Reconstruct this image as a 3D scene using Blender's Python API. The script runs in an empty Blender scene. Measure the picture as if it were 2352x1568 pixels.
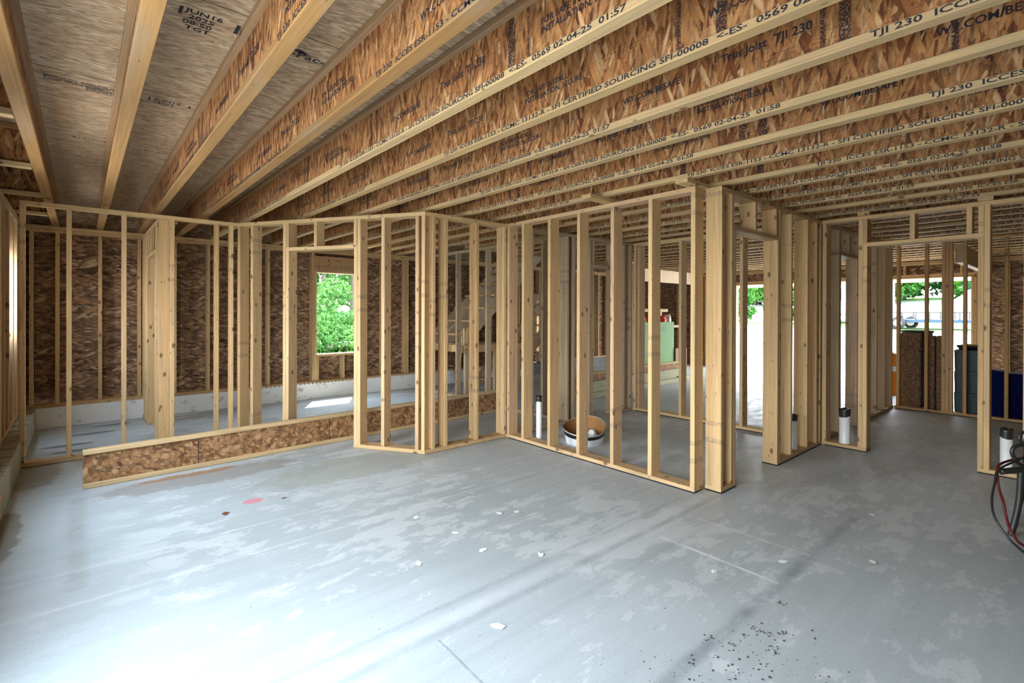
import bpy, bmesh, math, random
from mathutils import Vector, Matrix, Euler
import numpy as np

S = bpy.context.scene
COL = S.collection
R = math.radians

# ------------------------------------------------------------------ camera, world, sun, exposure
FPX, YAW, PITCH, ROLL, CY, EYE = 1141.7, 40.932, -0.1248, 0.166, 717.7, 1.40
cam_d = bpy.data.cameras.new('camera')
cam = bpy.data.objects.new('camera', cam_d)
COL.objects.link(cam)
cam_d.sensor_fit = 'HORIZONTAL'
cam_d.sensor_width = 36.0
cam_d.lens = 36.0 * FPX / 2352.0
cam_d.shift_y = (CY - 784.0) / 2352.0
cam_d.clip_start = 0.02
cam_d.clip_end = 400
_y, _p, _r = R(YAW), R(PITCH), R(ROLL)
fw = Vector((math.sin(_y) * math.cos(_p), math.cos(_y) * math.cos(_p), math.sin(_p)))
rt = Vector((math.cos(_y), -math.sin(_y), 0))
up = rt.cross(fw)
rt2 = rt * math.cos(_r) + up * math.sin(_r)
up2 = -rt * math.sin(_r) + up * math.cos(_r)
cam.matrix_world = Matrix(((rt2.x, up2.x, -fw.x, 0), (rt2.y, up2.y, -fw.y, 0), (rt2.z, up2.z, -fw.z, EYE), (0, 0, 0, 1)))
S.camera = cam

world = bpy.data.worlds.new('sky')
S.world = world
world.use_nodes = True
wn = world.node_tree
wn.nodes.clear()
w_out = wn.nodes.new('ShaderNodeOutputWorld')
w_bg = wn.nodes.new('ShaderNodeBackground')
w_tc = wn.nodes.new('ShaderNodeTexCoord')
w_sep = wn.nodes.new('ShaderNodeSeparateXYZ')
w_rmp = wn.nodes.new('ShaderNodeValToRGB')
w_rmp.color_ramp.elements[0].position = 0.0
w_rmp.color_ramp.elements[0].color = (0.95, 0.97, 1.0, 1)
w_rmp.color_ramp.elements[1].position = 0.8
w_rmp.color_ramp.elements[1].color = (0.62, 0.79, 1.0, 1)
wn.links.new(w_tc.outputs['Generated'], w_sep.inputs[0])
wn.links.new(w_sep.outputs['Z'], w_rmp.inputs[0])
wn.links.new(w_rmp.outputs[0], w_bg.inputs['Color'])
w_bg.inputs['Strength'].default_value = 7.5
wn.links.new(w_bg.outputs[0], w_out.inputs[0])

sun_d = bpy.data.lights.new('sun', 'SUN')
sun_d.energy = 9.0
sun_d.angle = R(1.0)
sun_d.color = (1.0, 0.95, 0.86)
sun = bpy.data.objects.new('sun', sun_d)
COL.objects.link(sun)
_sd = Vector((-0.305, -0.54, -0.62 * 1.93))          # direction the light travels
sun.rotation_euler = _sd.to_track_quat('-Z', 'Y').to_euler()
sun.location = (8, 20, 20)


def portal(name, loc, rot, sx, sy):
    d = bpy.data.lights.new(name, 'AREA')
    d.shape = 'RECTANGLE'
    d.size, d.size_y = sx, sy
    d.cycles.is_portal = True
    o = bpy.data.objects.new(name, d)
    COL.objects.link(o)
    o.location = loc
    o.rotation_euler = rot
    return o


# daylight enters through the real openings; portals only help sampling of the sky there
portal('portal_left', (-0.62, 1.35, 1.27), (0, R(-90), 0), 1.7, 2.3)
portal('portal_back_left', (-0.66, 7.1, 1.57), (0, R(-90), 0), 0.85, 0.6)
portal('portal_back_window', (3.24, 8.22, 1.36), (R(-90), 0, 0), 0.72, 1.3)
portal('portal_side', (-0.62, 4.25, 1.45), (0, R(-90), 0), 1.3, 1.3)
portal('portal_garage', (12.7, 3.5, 1.05), (0, R(90), 0), 2.1, 4.4)

S.view_settings.view_transform = 'Standard'
S.view_settings.look = 'None'
S.view_settings.gamma = 1.0
S.view_settings.use_curve_mapping = False
S.view_settings.exposure = 1.72
S.cycles.max_bounces = 8
S.cycles.diffuse_bounces = 5
S.cycles.glossy_bounces = 2
S.cycles.transmission_bounces = 4
S.cycles.sample_clamp_indirect = 6.0
S.cycles.use_denoising = True
S.cycles.use_light_tree = True

W = 2.3735      # top of the stud walls
ZJ = 2.41       # underside of the joists
DJ = 0.30       # joist depth
TH = 0.038      # lumber thickness

# ------------------------------------------------------------------ materials


class NT:
    def __init__(self, name):
        self.m = bpy.data.materials.new(name)
        self.m.use_nodes = True
        self.t = self.m.node_tree
        self.t.nodes.clear()
        self.out = self.n('ShaderNodeOutputMaterial')
        self.b = self.n('ShaderNodeBsdfPrincipled')
        self.l(self.b.outputs[0], self.out.inputs[0])

    def n(self, k, **kw):
        x = self.t.nodes.new(k)
        for a, v in kw.items():
            setattr(x, a, v)
        return x

    def l(self, a, b):
        self.t.links.new(a, b)

    def val(self, sock, v):
        if isinstance(v, (int, float, tuple, list)):
            sock.default_value = v
        else:
            self.l(v, sock)

    def math(self, op, a, b=None, c=None, clamp=False):
        x = self.n('ShaderNodeMath', operation=op, use_clamp=clamp)
        self.val(x.inputs[0], a)
        if b is not None:
            self.val(x.inputs[1], b)
        if c is not None:
            self.val(x.inputs[2], c)
        return x.outputs[0]

    def noise(self, vec, scale, detail=3, rough=0.5, dist=0.0, dims='3D', out='Fac'):
        x = self.n('ShaderNodeTexNoise', noise_dimensions=dims)
        if dims == '1D':
            self.val(x.inputs['W'], vec)
        else:
            self.l(vec, x.inputs['Vector'])
        x.inputs['Scale'].default_value = scale
        x.inputs['Detail'].default_value = detail
        x.inputs['Roughness'].default_value = rough
        x.inputs['Distortion'].default_value = dist
        return x.outputs[out]

    def mapping(self, vec, scale=(1, 1, 1), rot=(0, 0, 0), loc=(0, 0, 0)):
        x = self.n('ShaderNodeMapping')
        self.l(vec, x.inputs[0])
        x.inputs['Location'].default_value = loc
        x.inputs['Rotation'].default_value = rot
        x.inputs['Scale'].default_value = scale
        return x.outputs[0]

    def ramp(self, f, stops, interp='LINEAR'):
        x = self.n('ShaderNodeValToRGB')
        x.color_ramp.interpolation = interp
        e = x.color_ramp.elements
        while len(e) < len(stops):
            e.new(0.5)
        for i, (p, c) in enumerate(stops):
            e[i].position = p
            e[i].color = (c, c, c, 1) if isinstance(c, (int, float)) else (c[0], c[1], c[2], 1)
        self.l(f, x.inputs[0])
        return x.outputs[0]

    def mix(self, f, a, b, mode='MIX'):
        x = self.n('ShaderNodeMix', data_type='RGBA', blend_type=mode)
        self.val(x.inputs[0], f)
        for s, v in ((x.inputs[6], a), (x.inputs[7], b)):
            if isinstance(v, tuple):
                s.default_value = (v[0], v[1], v[2], 1)
            else:
                self.l(v, s)
        return x.outputs[2]

    def sep(self, v):
        x = self.n('ShaderNodeSeparateXYZ')
        self.l(v, x.inputs[0])
        return x.outputs

    def comb(self, a, b, c=0.0):
        x = self.n('ShaderNodeCombineXYZ')
        self.val(x.inputs[0], a)
        self.val(x.inputs[1], b)
        self.val(x.inputs[2], c)
        return x.outputs[0]

    def obj(self):
        return self.n('ShaderNodeTexCoord').outputs['Object']

    def rand(self):
        return self.n('ShaderNodeObjectInfo').outputs['Random']

    def add(self, a, b):
        x = self.n('ShaderNodeVectorMath', operation='ADD')
        self.l(a, x.inputs[0])
        self.l(b, x.inputs[1])
        return x.outputs[0]

    def fin(self, col, rough=0.8, bump=None, bs=0.2, bd=0.002, spec=0.3):
        self.val(self.b.inputs['Base Color'], (col[0], col[1], col[2], 1) if isinstance(col, tuple) else col)
        self.val(self.b.inputs['Roughness'], rough)
        self.b.inputs['Specular IOR Level'].default_value = spec
        if bump is not None:
            x = self.n('ShaderNodeBump')
            x.inputs['Strength'].default_value = bs
            x.inputs['Distance'].default_value = bd
            self.l(bump, x.inputs['Height'])
            self.l(x.outputs[0], self.b.inputs['Normal'])
        return self.m


def mat_plain(name, col, rough=0.7, var=0.06, scale=20, metal=0.0, spec=0.3):
    t = NT(name)
    o = t.obj()
    n = t.noise(o, scale, 3)
    c = t.mix(n, tuple(x * (1 - var) for x in col), tuple(min(1, x * (1 + var)) for x in col))
    t.b.inputs['Metallic'].default_value = metal
    return t.fin(c, rough, spec=spec)


def mat_lumber(name, light, dark, stain=0.25, knots=1.0, stamp=True, pink=(0.58, 0.39, 0.25)):
    """sawn spruce: the grain runs along the piece's local Z"""
    t = NT(name)
    o = t.obj()
    rnd = t.rand()
    off = t.comb(t.math('MULTIPLY', rnd, 37.0), t.math('MULTIPLY', rnd, 91.0), t.math('MULTIPLY', rnd, 53.0))
    v = t.add(o, off)
    g = t.noise(t.mapping(v, (90, 90, 2.2)), 1.0, 3, 0.6, 0.6)
    g2 = t.noise(t.mapping(v, (26, 26, 0.7)), 1.0, 2, 0.5, 1.2)
    blot = t.noise(t.mapping(v, (6, 6, 1.3)), 1.0, 3, 0.6)
    base = t.mix(t.math('FRACT', t.math('MULTIPLY', rnd, 7.31)), light, dark)
    pk = t.ramp(t.math('FRACT', t.math('MULTIPLY', rnd, 13.7)), [(0.6, 0.0), (0.85, 0.4)])
    base = t.mix(pk, base, pink)
    gr = t.ramp(g2, [(0.3, 0.70), (0.5, 1.0), (0.62, 0.84), (0.75, 1.06)])
    base = t.mix(0.8, base, gr, 'MULTIPLY')
    fr = t.ramp(g, [(0.35, 0.82), (0.6, 1.05)])
    base = t.mix(0.7, base, fr, 'MULTIPLY')
    st = t.ramp(blot, [(0.52, 0.0), (0.72, 1.0)])
    base = t.mix(t.math('MULTIPLY', st, stain), base, (0.30, 0.24, 0.17))
    # knots
    vo = t.n('ShaderNodeTexVoronoi', feature='F1')
    t.l(t.mapping(v, (12, 12, 6.5)), vo.inputs['Vector'])
    vo.inputs['Scale'].default_value = 1.0
    has = t.math('GREATER_THAN', t.sep(vo.outputs['Color'])[0], 1 - 0.55 * knots)
    k = t.ramp(vo.outputs['Distance'], [(0.09, 1.0), (0.15, 0.8), (0.20, 0.0)])
    k = t.math('MULTIPLY', k, has)
    base = t.mix(t.math('MULTIPLY', k, 0.85), base, (0.13, 0.065, 0.028))
    vs = t.n('ShaderNodeTexVoronoi', feature='F1')
    t.l(t.mapping(v, (38, 38, 13)), vs.inputs['Vector'])
    vs.inputs['Scale'].default_value = 1.0
    sp = t.math('MULTIPLY', t.ramp(vs.outputs['Distance'], [(0.10, 1.0), (0.22, 0.0)]), t.math('GREATER_THAN', t.sep(vs.outputs['Color'])[1], 1 - 0.16 * knots))
    base = t.mix(t.math('MULTIPLY', sp, 0.8), base, (0.16, 0.09, 0.045))
    if stamp:
        z = t.sep(o)[2]
        zz = t.math('FRACT', t.math('ADD', t.math('MULTIPLY', z, 0.52), t.math('MULTIPLY', rnd, 9.0)))
        band = t.ramp(zz, [(0.0, 0.0), (0.40, 0.0), (0.402, 1.0), (0.417, 1.0), (0.419, 0.0), (0.47, 0.0), (0.472, 1.0), (0.487, 1.0), (0.489, 0.0)], 'CONSTANT')
        ink = t.math('GREATER_THAN', t.noise(t.mapping(v, (160, 160, 70)), 1.0, 1), 0.47)
        has2 = t.math('GREATER_THAN', t.math('FRACT', t.math('MULTIPLY', rnd, 5.77)), 0.62)
        s_ = t.math('MULTIPLY', t.math('MULTIPLY', band, ink), t.math('MULTIPLY', has2, 0.5))
        base = t.mix(s_, base, (0.16, 0.14, 0.12))
    return t.fin(base, 0.75, g, 0.25, 0.001, 0.25)


def mat_osb(name, cols, ax=(0, 1), fl=(9, 60), ang=0.0, spread=0.6, dark=0.35, smudge=False, lines=False, extra=None, wobble=0.012):
    """oriented strand board: three layers of long flakes; fl = cells per metre (along, across)"""
    t = NT(name)
    o = t.obj()
    rnd = t.rand()
    s = t.sep(o)
    u, v = s[ax[0]], s[ax[1]]
    base = t.comb(t.math('ADD', u, t.math('MULTIPLY', rnd, 41.0)), v, 0.0)
    wob = t.n('ShaderNodeTexNoise', noise_dimensions='2D')
    t.l(base, wob.inputs['Vector'])
    wob.inputs['Scale'].default_value = 9.0
    wob.inputs['Detail'].default_value = 1.0
    wv = t.n('ShaderNodeVectorMath', operation='MULTIPLY_ADD')
    t.l(wob.outputs['Color'], wv.inputs[0])
    wv.inputs[1].default_value = (wobble, wobble, 0)
    t.l(base, wv.inputs[2])
    hs, cs, ds = [], [], []
    for i, a in enumerate((ang, ang + spread, ang - spread * 1.15)):
        m = t.mapping(wv.outputs[0], (fl[0], fl[1], 1), (0, 0, 0), (3.1 * i, 7.7 * i, 0))
        r = t.mapping(wv.outputs[0], (1, 1, 1), (0, 0, a))
        m = t.mapping(r, (fl[0] * (1 - 0.2 * i), fl[1] * (1 - 0.25 * i), 1), (0, 0, 0), (3.1 * i, 7.7 * i, 0))
        vo = t.n('ShaderNodeTexVoronoi', feature='F1', voronoi_dimensions='2D')
        t.l(m, vo.inputs['Vector'])
        vo.inputs['Scale'].default_value = 1.0
        c = t.sep(vo.outputs['Color'])
        hs.append(c[0])
        cs.append(c[1])
        ds.append(vo.outputs['Distance'])

    def pick(f, a, b):
        x = t.n('ShaderNodeMix', data_type='FLOAT')
        t.val(x.inputs[0], f)
        t.val(x.inputs[2], a)
        t.val(x.inputs[3], b)
        return x.outputs[0]
    g1 = t.math('GREATER_THAN', hs[1], hs[0])
    h01 = t.math('MAXIMUM', hs[0], hs[1])
    c01 = pick(g1, cs[0], cs[1])
    d01 = pick(g1, ds[0], ds[1])
    g2 = t.math('GREATER_THAN', hs[2], h01)
    f = pick(g2, c01, cs[2])
    d = pick(g2, d01, ds[2])
    hh = t.math('MAXIMUM', h01, hs[2])
    n = len(cols)
    col = t.ramp(f, [((i + 0.5) / n, c) for i, c in enumerate(cols)])
    ed = t.ramp(d, [(0.30, 1.0), (0.62, 1.0 - dark)])
    col = t.mix(1.0, col, ed, 'MULTIPLY')
    dk = t.ramp(hh, [(0.50, 1 - dark * 1.4), (0.74, 1.0)])
    col = t.mix(1.0, col, dk, 'MULTIPLY')
    fib = t.noise(t.mapping(wv.outputs[0], (25, 260, 1), (0, 0, 0)), 1.0, 2, dims='2D')
    col = t.mix(0.55, col, t.ramp(fib, [(0.3, 0.72), (0.7, 1.12)]), 'MULTIPLY')
    if smudge:   # black ink bars across the web and fine wavy ink lines
        sm = t.noise(t.math('ADD', u, t.math('MULTIPLY', rnd, 77.0)), 2.3, 0, dims='1D')
        smn = t.noise(t.comb(t.math('MULTIPLY', u, 1.0), v), 120, 3, 0.7, dims='2D')
        fine = t.noise(t.math('ADD', u, t.math('MULTIPLY', rnd, 77.0)), 16.0, 0, dims='1D')
        bar = t.math('MULTIPLY', t.ramp(sm, [(0.66, 0.0), (0.70, 1.0)]), t.ramp(fine, [(0.60, 0.0), (0.66, 1.0)]))
        bar = t.math('MULTIPLY', bar, t.ramp(smn, [(0.38, 0.0), (0.50, 1.0)]))
        lowf = t.noise(t.mapping(base, (2.4, 9, 1)), 1.0, 2, dims='2D')
        wl = t.math('FRACT', t.math('MULTIPLY', v, 55.0))
        wl = t.math('MULTIPLY', t.math('LESS_THAN', wl, 0.2), t.ramp(lowf, [(0.58, 0.0), (0.64, 1.0)]))
        wl = t.math('MULTIPLY', wl, t.math('GREATER_THAN', t.noise(t.mapping(base, (60, 60, 1)), 1.0, 1, dims='2D'), 0.5))
        ink = t.math('MAXIMUM', t.math('MULTIPLY', bar, 0.95), t.math('MULTIPLY', wl, 0.6))
        col = t.mix(ink, col, (0.02, 0.016, 0.02))
    if lines:
        bl = t.noise(t.mapping(base, (1.2, 3.0, 1)), 1.0, 3, 0.6, dims='2D')
        col = t.mix(t.math('MULTIPLY', t.ramp(bl, [(0.45, 0.0), (0.75, 1.0)]), 0.4), col, (0.20, 0.135, 0.09))
    if extra:
        col = extra(t, col, u, v)
    return t.fin(col, 0.72, hh, 0.3, 0.001, 0.3)


def _deck_extra(t, col, u, v):
    """panel joints every 1.22 m along Y"""
    j = t.math('ABSOLUTE', t.math('SUBTRACT', t.math('FRACT', t.math('ADD', t.math('DIVIDE', v, 1.22), 0.492)), 0.5))
    j = t.math('LESS_THAN', j, 0.0024)
    return t.mix(j, col, (0.03, 0.02, 0.015))


M = {}
M['wood'] = mat_lumber('sawn_spruce', (0.72, 0.505, 0.255), (0.57, 0.375, 0.175), 0.30)
M['wood_grey'] = mat_lumber('weathered_spruce', (0.50, 0.385, 0.25), (0.40, 0.295, 0.18), 0.5)
M['wood_orange'] = mat_lumber('orange_spruce', (0.56, 0.36, 0.17), (0.46, 0.28, 0.12), 0.3)
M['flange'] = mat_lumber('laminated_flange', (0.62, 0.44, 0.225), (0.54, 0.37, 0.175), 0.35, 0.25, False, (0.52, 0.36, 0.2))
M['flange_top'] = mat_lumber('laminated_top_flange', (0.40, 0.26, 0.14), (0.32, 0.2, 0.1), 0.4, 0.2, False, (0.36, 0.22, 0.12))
M['wood_treated'] = mat_lumber('treated_board', (0.46, 0.44, 0.27), (0.40, 0.38, 0.22), 0.35, 0.6, False, (0.42, 0.40, 0.26))
M['wood_pale'] = mat_lumber('pale_beam', (0.85, 0.66, 0.46), (0.82, 0.62, 0.42), 0.1, 0.3, False, (0.85, 0.62, 0.45))
M['web'] = mat_osb('web_strands', [(0.20, 0.065, 0.02), (0.44, 0.20, 0.07), (0.54, 0.27, 0.10), (0.32, 0.125, 0.04), (0.70, 0.44, 0.22), (0.46, 0.195, 0.065), (0.50, 0.245, 0.09)],
                   (0, 1), (80, 14), 0.05, 0.34, 0.30, True)
M['osb_wall'] = mat_osb('sheathing_strands', [(0.19, 0.10, 0.055), (0.45, 0.27, 0.15), (0.33, 0.185, 0.10), (0.62, 0.44, 0.28), (0.26, 0.14, 0.075), (0.38, 0.22, 0.12)],
                        (0, 1), (13, 52), 0.0, 0.40, 0.45, lines=True, wobble=0.02)
M['osb_rim'] = mat_osb('rim_strands', [(0.42, 0.30, 0.18), (0.55, 0.42, 0.27), (0.48, 0.35, 0.21), (0.60, 0.47, 0.32)], (0, 1), (13, 52), 0.0, 0.4, 0.3, wobble=0.02)
M['flange_brown'] = mat_lumber('brown_laminated_flange', (0.38, 0.215, 0.08), (0.31, 0.165, 0.055), 0.5, 0.5, False, (0.36, 0.19, 0.075))  # browner flange copy; lower exposure of the first joists put into its colour
M['osb_deck'] = mat_osb('deck_strands', [(0.46, 0.32, 0.19), (0.60, 0.45, 0.29), (0.52, 0.37, 0.23), (0.68, 0.53, 0.36)],
                        (0, 1), (16, 95), 0.10, 0.3, 0.22, extra=_deck_extra)
M['osb_board'] = mat_osb('board_strands', [(0.24, 0.13, 0.06), (0.34, 0.2, 0.1), (0.29, 0.16, 0.075), (0.38, 0.24, 0.13)], (0, 1), (30, 60), 0.3, 0.9, 0.3)
M['ink'] = mat_plain('black_ink', (0.028, 0.026, 0.036), 0.6)
M['gasket'] = mat_plain('black_sill_foam', (0.016, 0.018, 0.025), 0.7)
M['pvc'] = mat_plain('white_pvc', (0.80, 0.82, 0.80), 0.35, 0.05, 6, spec=0.5)
M['tape'] = mat_plain('black_tape', (0.02, 0.02, 0.022), 0.35, 0.4, 40, spec=0.5)
M['steel_black'] = mat_plain('black_painted_steel', (0.02, 0.02, 0.018), 0.45, spec=0.5)
M['red_cable'] = mat_plain('red_rubber', (0.11, 0.012, 0.008), 0.5)
M['card_in'] = mat_plain('brown_cardboard', (0.33, 0.17, 0.06), 0.85, 0.15)
M['card_out'] = mat_plain('white_cardboard', (0.74, 0.76, 0.78), 0.6)
M['card_black'] = mat_plain('black_print', (0.015, 0.018, 0.018), 0.5)
M['red'] = mat_plain('red_print', (0.5, 0.04, 0.03), 0.5)
M['white'] = mat_plain('white_plastic', (0.80, 0.80, 0.78), 0.5)
M['totes'] = mat_plain('grey_green_plastic', (0.035, 0.065, 0.062), 0.5, 0.15, 8)
M['blue'] = mat_plain('blue_plastic', (0.001, 0.003, 0.040), 0.8, 0.3, 8, spec=0.1)
M['yellow'] = mat_plain('yellow_plastic', (0.62, 0.42, 0.05), 0.5)
M['orange'] = mat_plain('orange_plastic', (0.85, 0.25, 0.02), 0.5)
M['rock'] = mat_plain('pale_stone', (0.42, 0.38, 0.33), 0.9, 0.3, 3)
M['bark'] = mat_plain('grey_bark', (0.10, 0.085, 0.06), 0.9, 0.3, 10)
M['rubber'] = mat_plain('tyre_rubber', (0.02, 0.02, 0.02), 0.8)
M['glass_dark'] = mat_plain('dark_window', (0.02, 0.03, 0.05), 0.1, spec=0.6)
M['paint_blue'] = mat_plain('blue_grey_paint', (0.012, 0.03, 0.055), 0.5)


def mat_leaf(name, a, b):
    t = NT(name)
    geo = t.n('ShaderNodeNewGeometry')
    c = t.mix(geo.outputs['Random Per Island'], a, b)
    t.fin(c, 0.6)
    tr = t.n('ShaderNodeBsdfTranslucent')
    t.l(c, tr.inputs['Color'])
    mx = t.n('ShaderNodeMixShader')
    mx.inputs[0].default_value = 0.45
    t.l(t.b.outputs[0], mx.inputs[1])
    t.l(tr.outputs[0], mx.inputs[2])
    t.l(mx.outputs[0], t.out.inputs[0])
    return t.m


M['leaf'] = mat_leaf('green_leaves', (0.014, 0.07, 0.006), (0.05, 0.16, 0.014))
M['leaf_pale'] = mat_leaf('pale_green_leaves', (0.035, 0.12, 0.02), (0.11, 0.24, 0.05))
M['leaf_far'] = mat_leaf('far_green_leaves', (0.008, 0.04, 0.010), (0.026, 0.085, 0.018))


def mat_foam():
    t = NT('white_form_foam')
    o = t.obj()
    s = t.sep(o)
    fl = t.math('FRACT', t.math('MULTIPLY', s[0], 24.0))
    n = t.noise(t.mapping(o, (5, 5, 9)), 1.0, 4, 0.65)
    c = t.mix(t.ramp(n, [(0.60, 0.0), (0.72, 0.75)]), (0.74, 0.75, 0.72), (0.20, 0.16, 0.10))
    c = t.mix(t.ramp(fl, [(0.0, 0.16), (0.08, 0.0), (0.95, 0.0), (1.0, 0.16)]), c, (0.3, 0.3, 0.28))
    return t.fin(c, 0.85, fl, 0.15, 0.004)


M['foam'] = mat_foam()


def mat_curb():
    t = NT('grey_green_form_block')
    o = t.obj()
    s = t.sep(o)
    fl = t.math('FRACT', t.math('MULTIPLY', s[1], 10.0))
    n = t.noise(o, 14, 4, 0.65)
    c = t.mix(n, (0.20, 0.19, 0.13), (0.50, 0.48, 0.38))
    c = t.mix(t.ramp(fl, [(0.0, 0.5), (0.10, 0.0), (0.9, 0.0), (1.0, 0.5)]), c, (0.08, 0.07, 0.05))
    return t.fin(c, 0.85, n, 0.5, 0.01)


M['curb'] = mat_curb()


def mat_floor():
    t = NT('power_trowelled_concrete')
    o = t.obj()
    s = t.sep(o)
    X, Y = s[0], s[1]
    n1 = t.noise(o, 0.55, 4, 0.55)
    c = t.mix(t.ramp(n1, [(0.3, 0.0), (0.7, 1.0)]), (0.36, 0.395, 0.385), (0.46, 0.50, 0.50))
    # crisp pale patches of dried laitance, several sizes
    st = t.mapping(o, (1.0, 1.9, 1), (0, 0, R(8)))
    n2 = t.noise(st, 3.4, 10, 0.74, 0.25)
    zone = t.noise(o, 0.8, 2)
    pale = t.ramp(t.math('ADD', n2, t.math('MULTIPLY', t.math('SUBTRACT', zone, 0.5), 0.55)), [(0.52, 0.0), (0.545, 1.0)])
    pz = t.ramp(X, [(0.0, 0.12), (0.5, 0.42)])
    c = t.mix(t.math('MULTIPLY', pale, pz), c, (0.66, 0.67, 0.65))
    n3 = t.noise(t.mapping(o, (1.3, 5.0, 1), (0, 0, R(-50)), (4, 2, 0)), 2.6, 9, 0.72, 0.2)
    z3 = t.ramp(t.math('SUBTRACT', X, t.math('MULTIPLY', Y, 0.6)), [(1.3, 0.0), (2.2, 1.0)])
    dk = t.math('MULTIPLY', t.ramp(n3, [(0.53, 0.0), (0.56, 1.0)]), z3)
    c = t.mix(t.math('MULTIPLY', t.math('MULTIPLY', z3, 0.5), t.ramp(n1, [(0.3, 0.6), (0.7, 1.0)])), c, (0.27, 0.27, 0.245))  # lower-right dimness painted into the slab colour, besides the dark mottling
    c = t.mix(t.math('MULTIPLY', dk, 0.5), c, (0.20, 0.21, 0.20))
    # faint trowel streaks along X
    n4 = t.noise(t.mapping(o, (0.7, 14, 1), (0, 0, R(3))), 1.0, 4, 0.6, 0.3)
    c = t.mix(0.45, c, t.ramp(n4, [(0.3, 0.86), (0.7, 1.10)]), 'MULTIPLY')
    # fine speckle
    n5 = t.noise(o, 90, 2, 0.7)
    c = t.mix(0.5, c, t.ramp(n5, [(0.3, 0.86), (0.7, 1.1)]), 'MULTIPLY')

    def line(coord, at, w, lo, hi, other, colr, amt):
        nonlocal c
        wob = t.math('MULTIPLY', t.math('SUBTRACT', t.noise(o, 3.0, 2), 0.5), 0.03)
        d = t.math('ABSOLUTE', t.math('SUBTRACT', t.math('ADD', coord, wob), at))
        m = t.ramp(d, [(w * 0.45, 1.0), (w * 1.5, 0.0)])
        m = t.math('MULTIPLY', m, t.ramp(t.noise(o, 5.0, 5, 0.65), [(0.35, 0.25), (0.6, 1.0)]))
        m = t.math('MULTIPLY', m, t.math('GREATER_THAN', other, lo))
        m = t.math('MULTIPLY', m, t.math('LESS_THAN', other, hi))
        c = t.mix(t.math('MULTIPLY', m, amt), c, colr)
    line(Y, 1.83, 0.022, -0.4, 3.7, X, (0.27, 0.29, 0.30), 0.55)
    line(Y, 1.90, 0.035, -0.4, 3.6, X, (0.62, 0.64, 0.64), 0.45)
    line(Y, 1.99, 0.016, 0.2, 3.4, X, (0.27, 0.29, 0.30), 0.5)
    line(Y, 1.62, 0.018, 0.9, 3.4, X, (0.27, 0.29, 0.30), 0.3)
    line(Y, 1.03, 0.03, 1.2, 4.0, X, (0.18, 0.20, 0.21), 0.65)
    line(X, 2.73, 0.010, 1.03, 1.74, Y, (0.72, 0.73, 0.72), 1.0)
    line(X, 3.17, 0.010, 1.03, 1.72, Y, (0.62, 0.63, 0.62), 0.7)
    line(X, 1.15, 0.004, 1.30, 1.80, Y, (0.10, 0.11, 0.12), 0.8)
    line(Y, 3.55, 0.012, -0.3, 3.2, X, (0.66, 0.68, 0.66), 0.35)
    line(Y, 3.15, 0.014, -0.3, 3.0, X, (0.66, 0.68, 0.66), 0.35)
    line(Y, 4.05, 0.010, 0.3, 3.3, X, (0.60, 0.62, 0.60), 0.3)
    line(X, -0.02, 0.045, 3.3, 4.9, Y, (0.28, 0.28, 0.24), 0.6)
    # damp brown stains beside the foundation and under the loose beam

    def blob(cx, cy, rx, ry, colr, amt, rough=0.5):
        nonlocal c
        dx = t.math('DIVIDE', t.math('SUBTRACT', X, cx), rx)
        dy = t.math('DIVIDE', t.math('SUBTRACT', Y, cy), ry)
        d = t.math('SQRT', t.math('ADD', t.math('MULTIPLY', dx, dx), t.math('MULTIPLY', dy, dy)))
        d = t.math('ADD', d, t.math('MULTIPLY', t.math('SUBTRACT', t.noise(o, 7.0, 4, 0.6), 0.5), rough * 2))
        c = t.mix(t.math('MULTIPLY', t.ramp(d, [(0.85, 1.0), (1.0, 0.0)]), amt), c, colr)
    blob(-0.38, 4.35, 0.10, 0.55, (0.20, 0.17, 0.13), 0.7)
    blob(-0.36, 5.9, 0.25, 0.6, (0.2, 0.18, 0.15), 0.6)
    blob(0.8, 4.85, 0.75, 0.22, (0.28, 0.26, 0.23), 0.7)
    blob(0.7, 5.0, 0.4, 0.06, (0.36, 0.20, 0.10), 0.8)
    blob(2.0, 4.3, 1.0, 0.35, (0.33, 0.34, 0.29), 0.6)
    blob(0.96, 4.01, 0.075, 0.055, (0.62, 0.22, 0.25), 0.85, 0.35)
    for cx, cy in ((-0.1, 6.9), (0.1, 7.4), (-0.05, 6.6), (0.3, 7.8)):
        blob(cx, cy, 0.22, 0.06, (0.08, 0.07, 0.06), 0.7)
    rough = t.ramp(n2, [(0.4, 0.42), (0.6, 0.62)])
    return t.fin(c, rough, n5, 0.08, 0.001, 0.4)


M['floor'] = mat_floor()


def mat_ground():
    t = NT('gravel_and_grass')
    o = t.obj()
    X = t.sep(o)[0]
    Y = t.sep(o)[1]
    n = t.noise(o, 6, 6, 0.7)
    g = t.mix(t.ramp(n, [(0.35, 0.0), (0.65, 1.0)]), (0.10, 0.095, 0.09), (0.60, 0.57, 0.53))
    gr = t.mix(n, (0.02, 0.06, 0.008), (0.07, 0.14, 0.02))
    far = t.noise(o, 0.14, 3)
    d = t.math('ADD', X, t.math('MULTIPLY', t.math('SUBTRACT', far, 0.5), 16.0))
    f = t.ramp(t.math('DIVIDE', d, 100.0), [(0.33, 0.0), (0.36, 1.0), (0.44, 1.0), (0.47, 0.12), (0.66, 0.1), (0.74, 1.0)])
    c = t.mix(f, g, gr)
    back = t.math('GREATER_THAN', Y, t.math('ADD', 9.2, t.math('MULTIPLY', far, 3.0)))
    near = t.math('LESS_THAN', X, 11.0)
    c = t.mix(t.math('MULTIPLY', back, near), c, gr)
    return t.fin(c, 0.95)


M['ground'] = mat_ground()

# ------------------------------------------------------------------ mesh helpers


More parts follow.
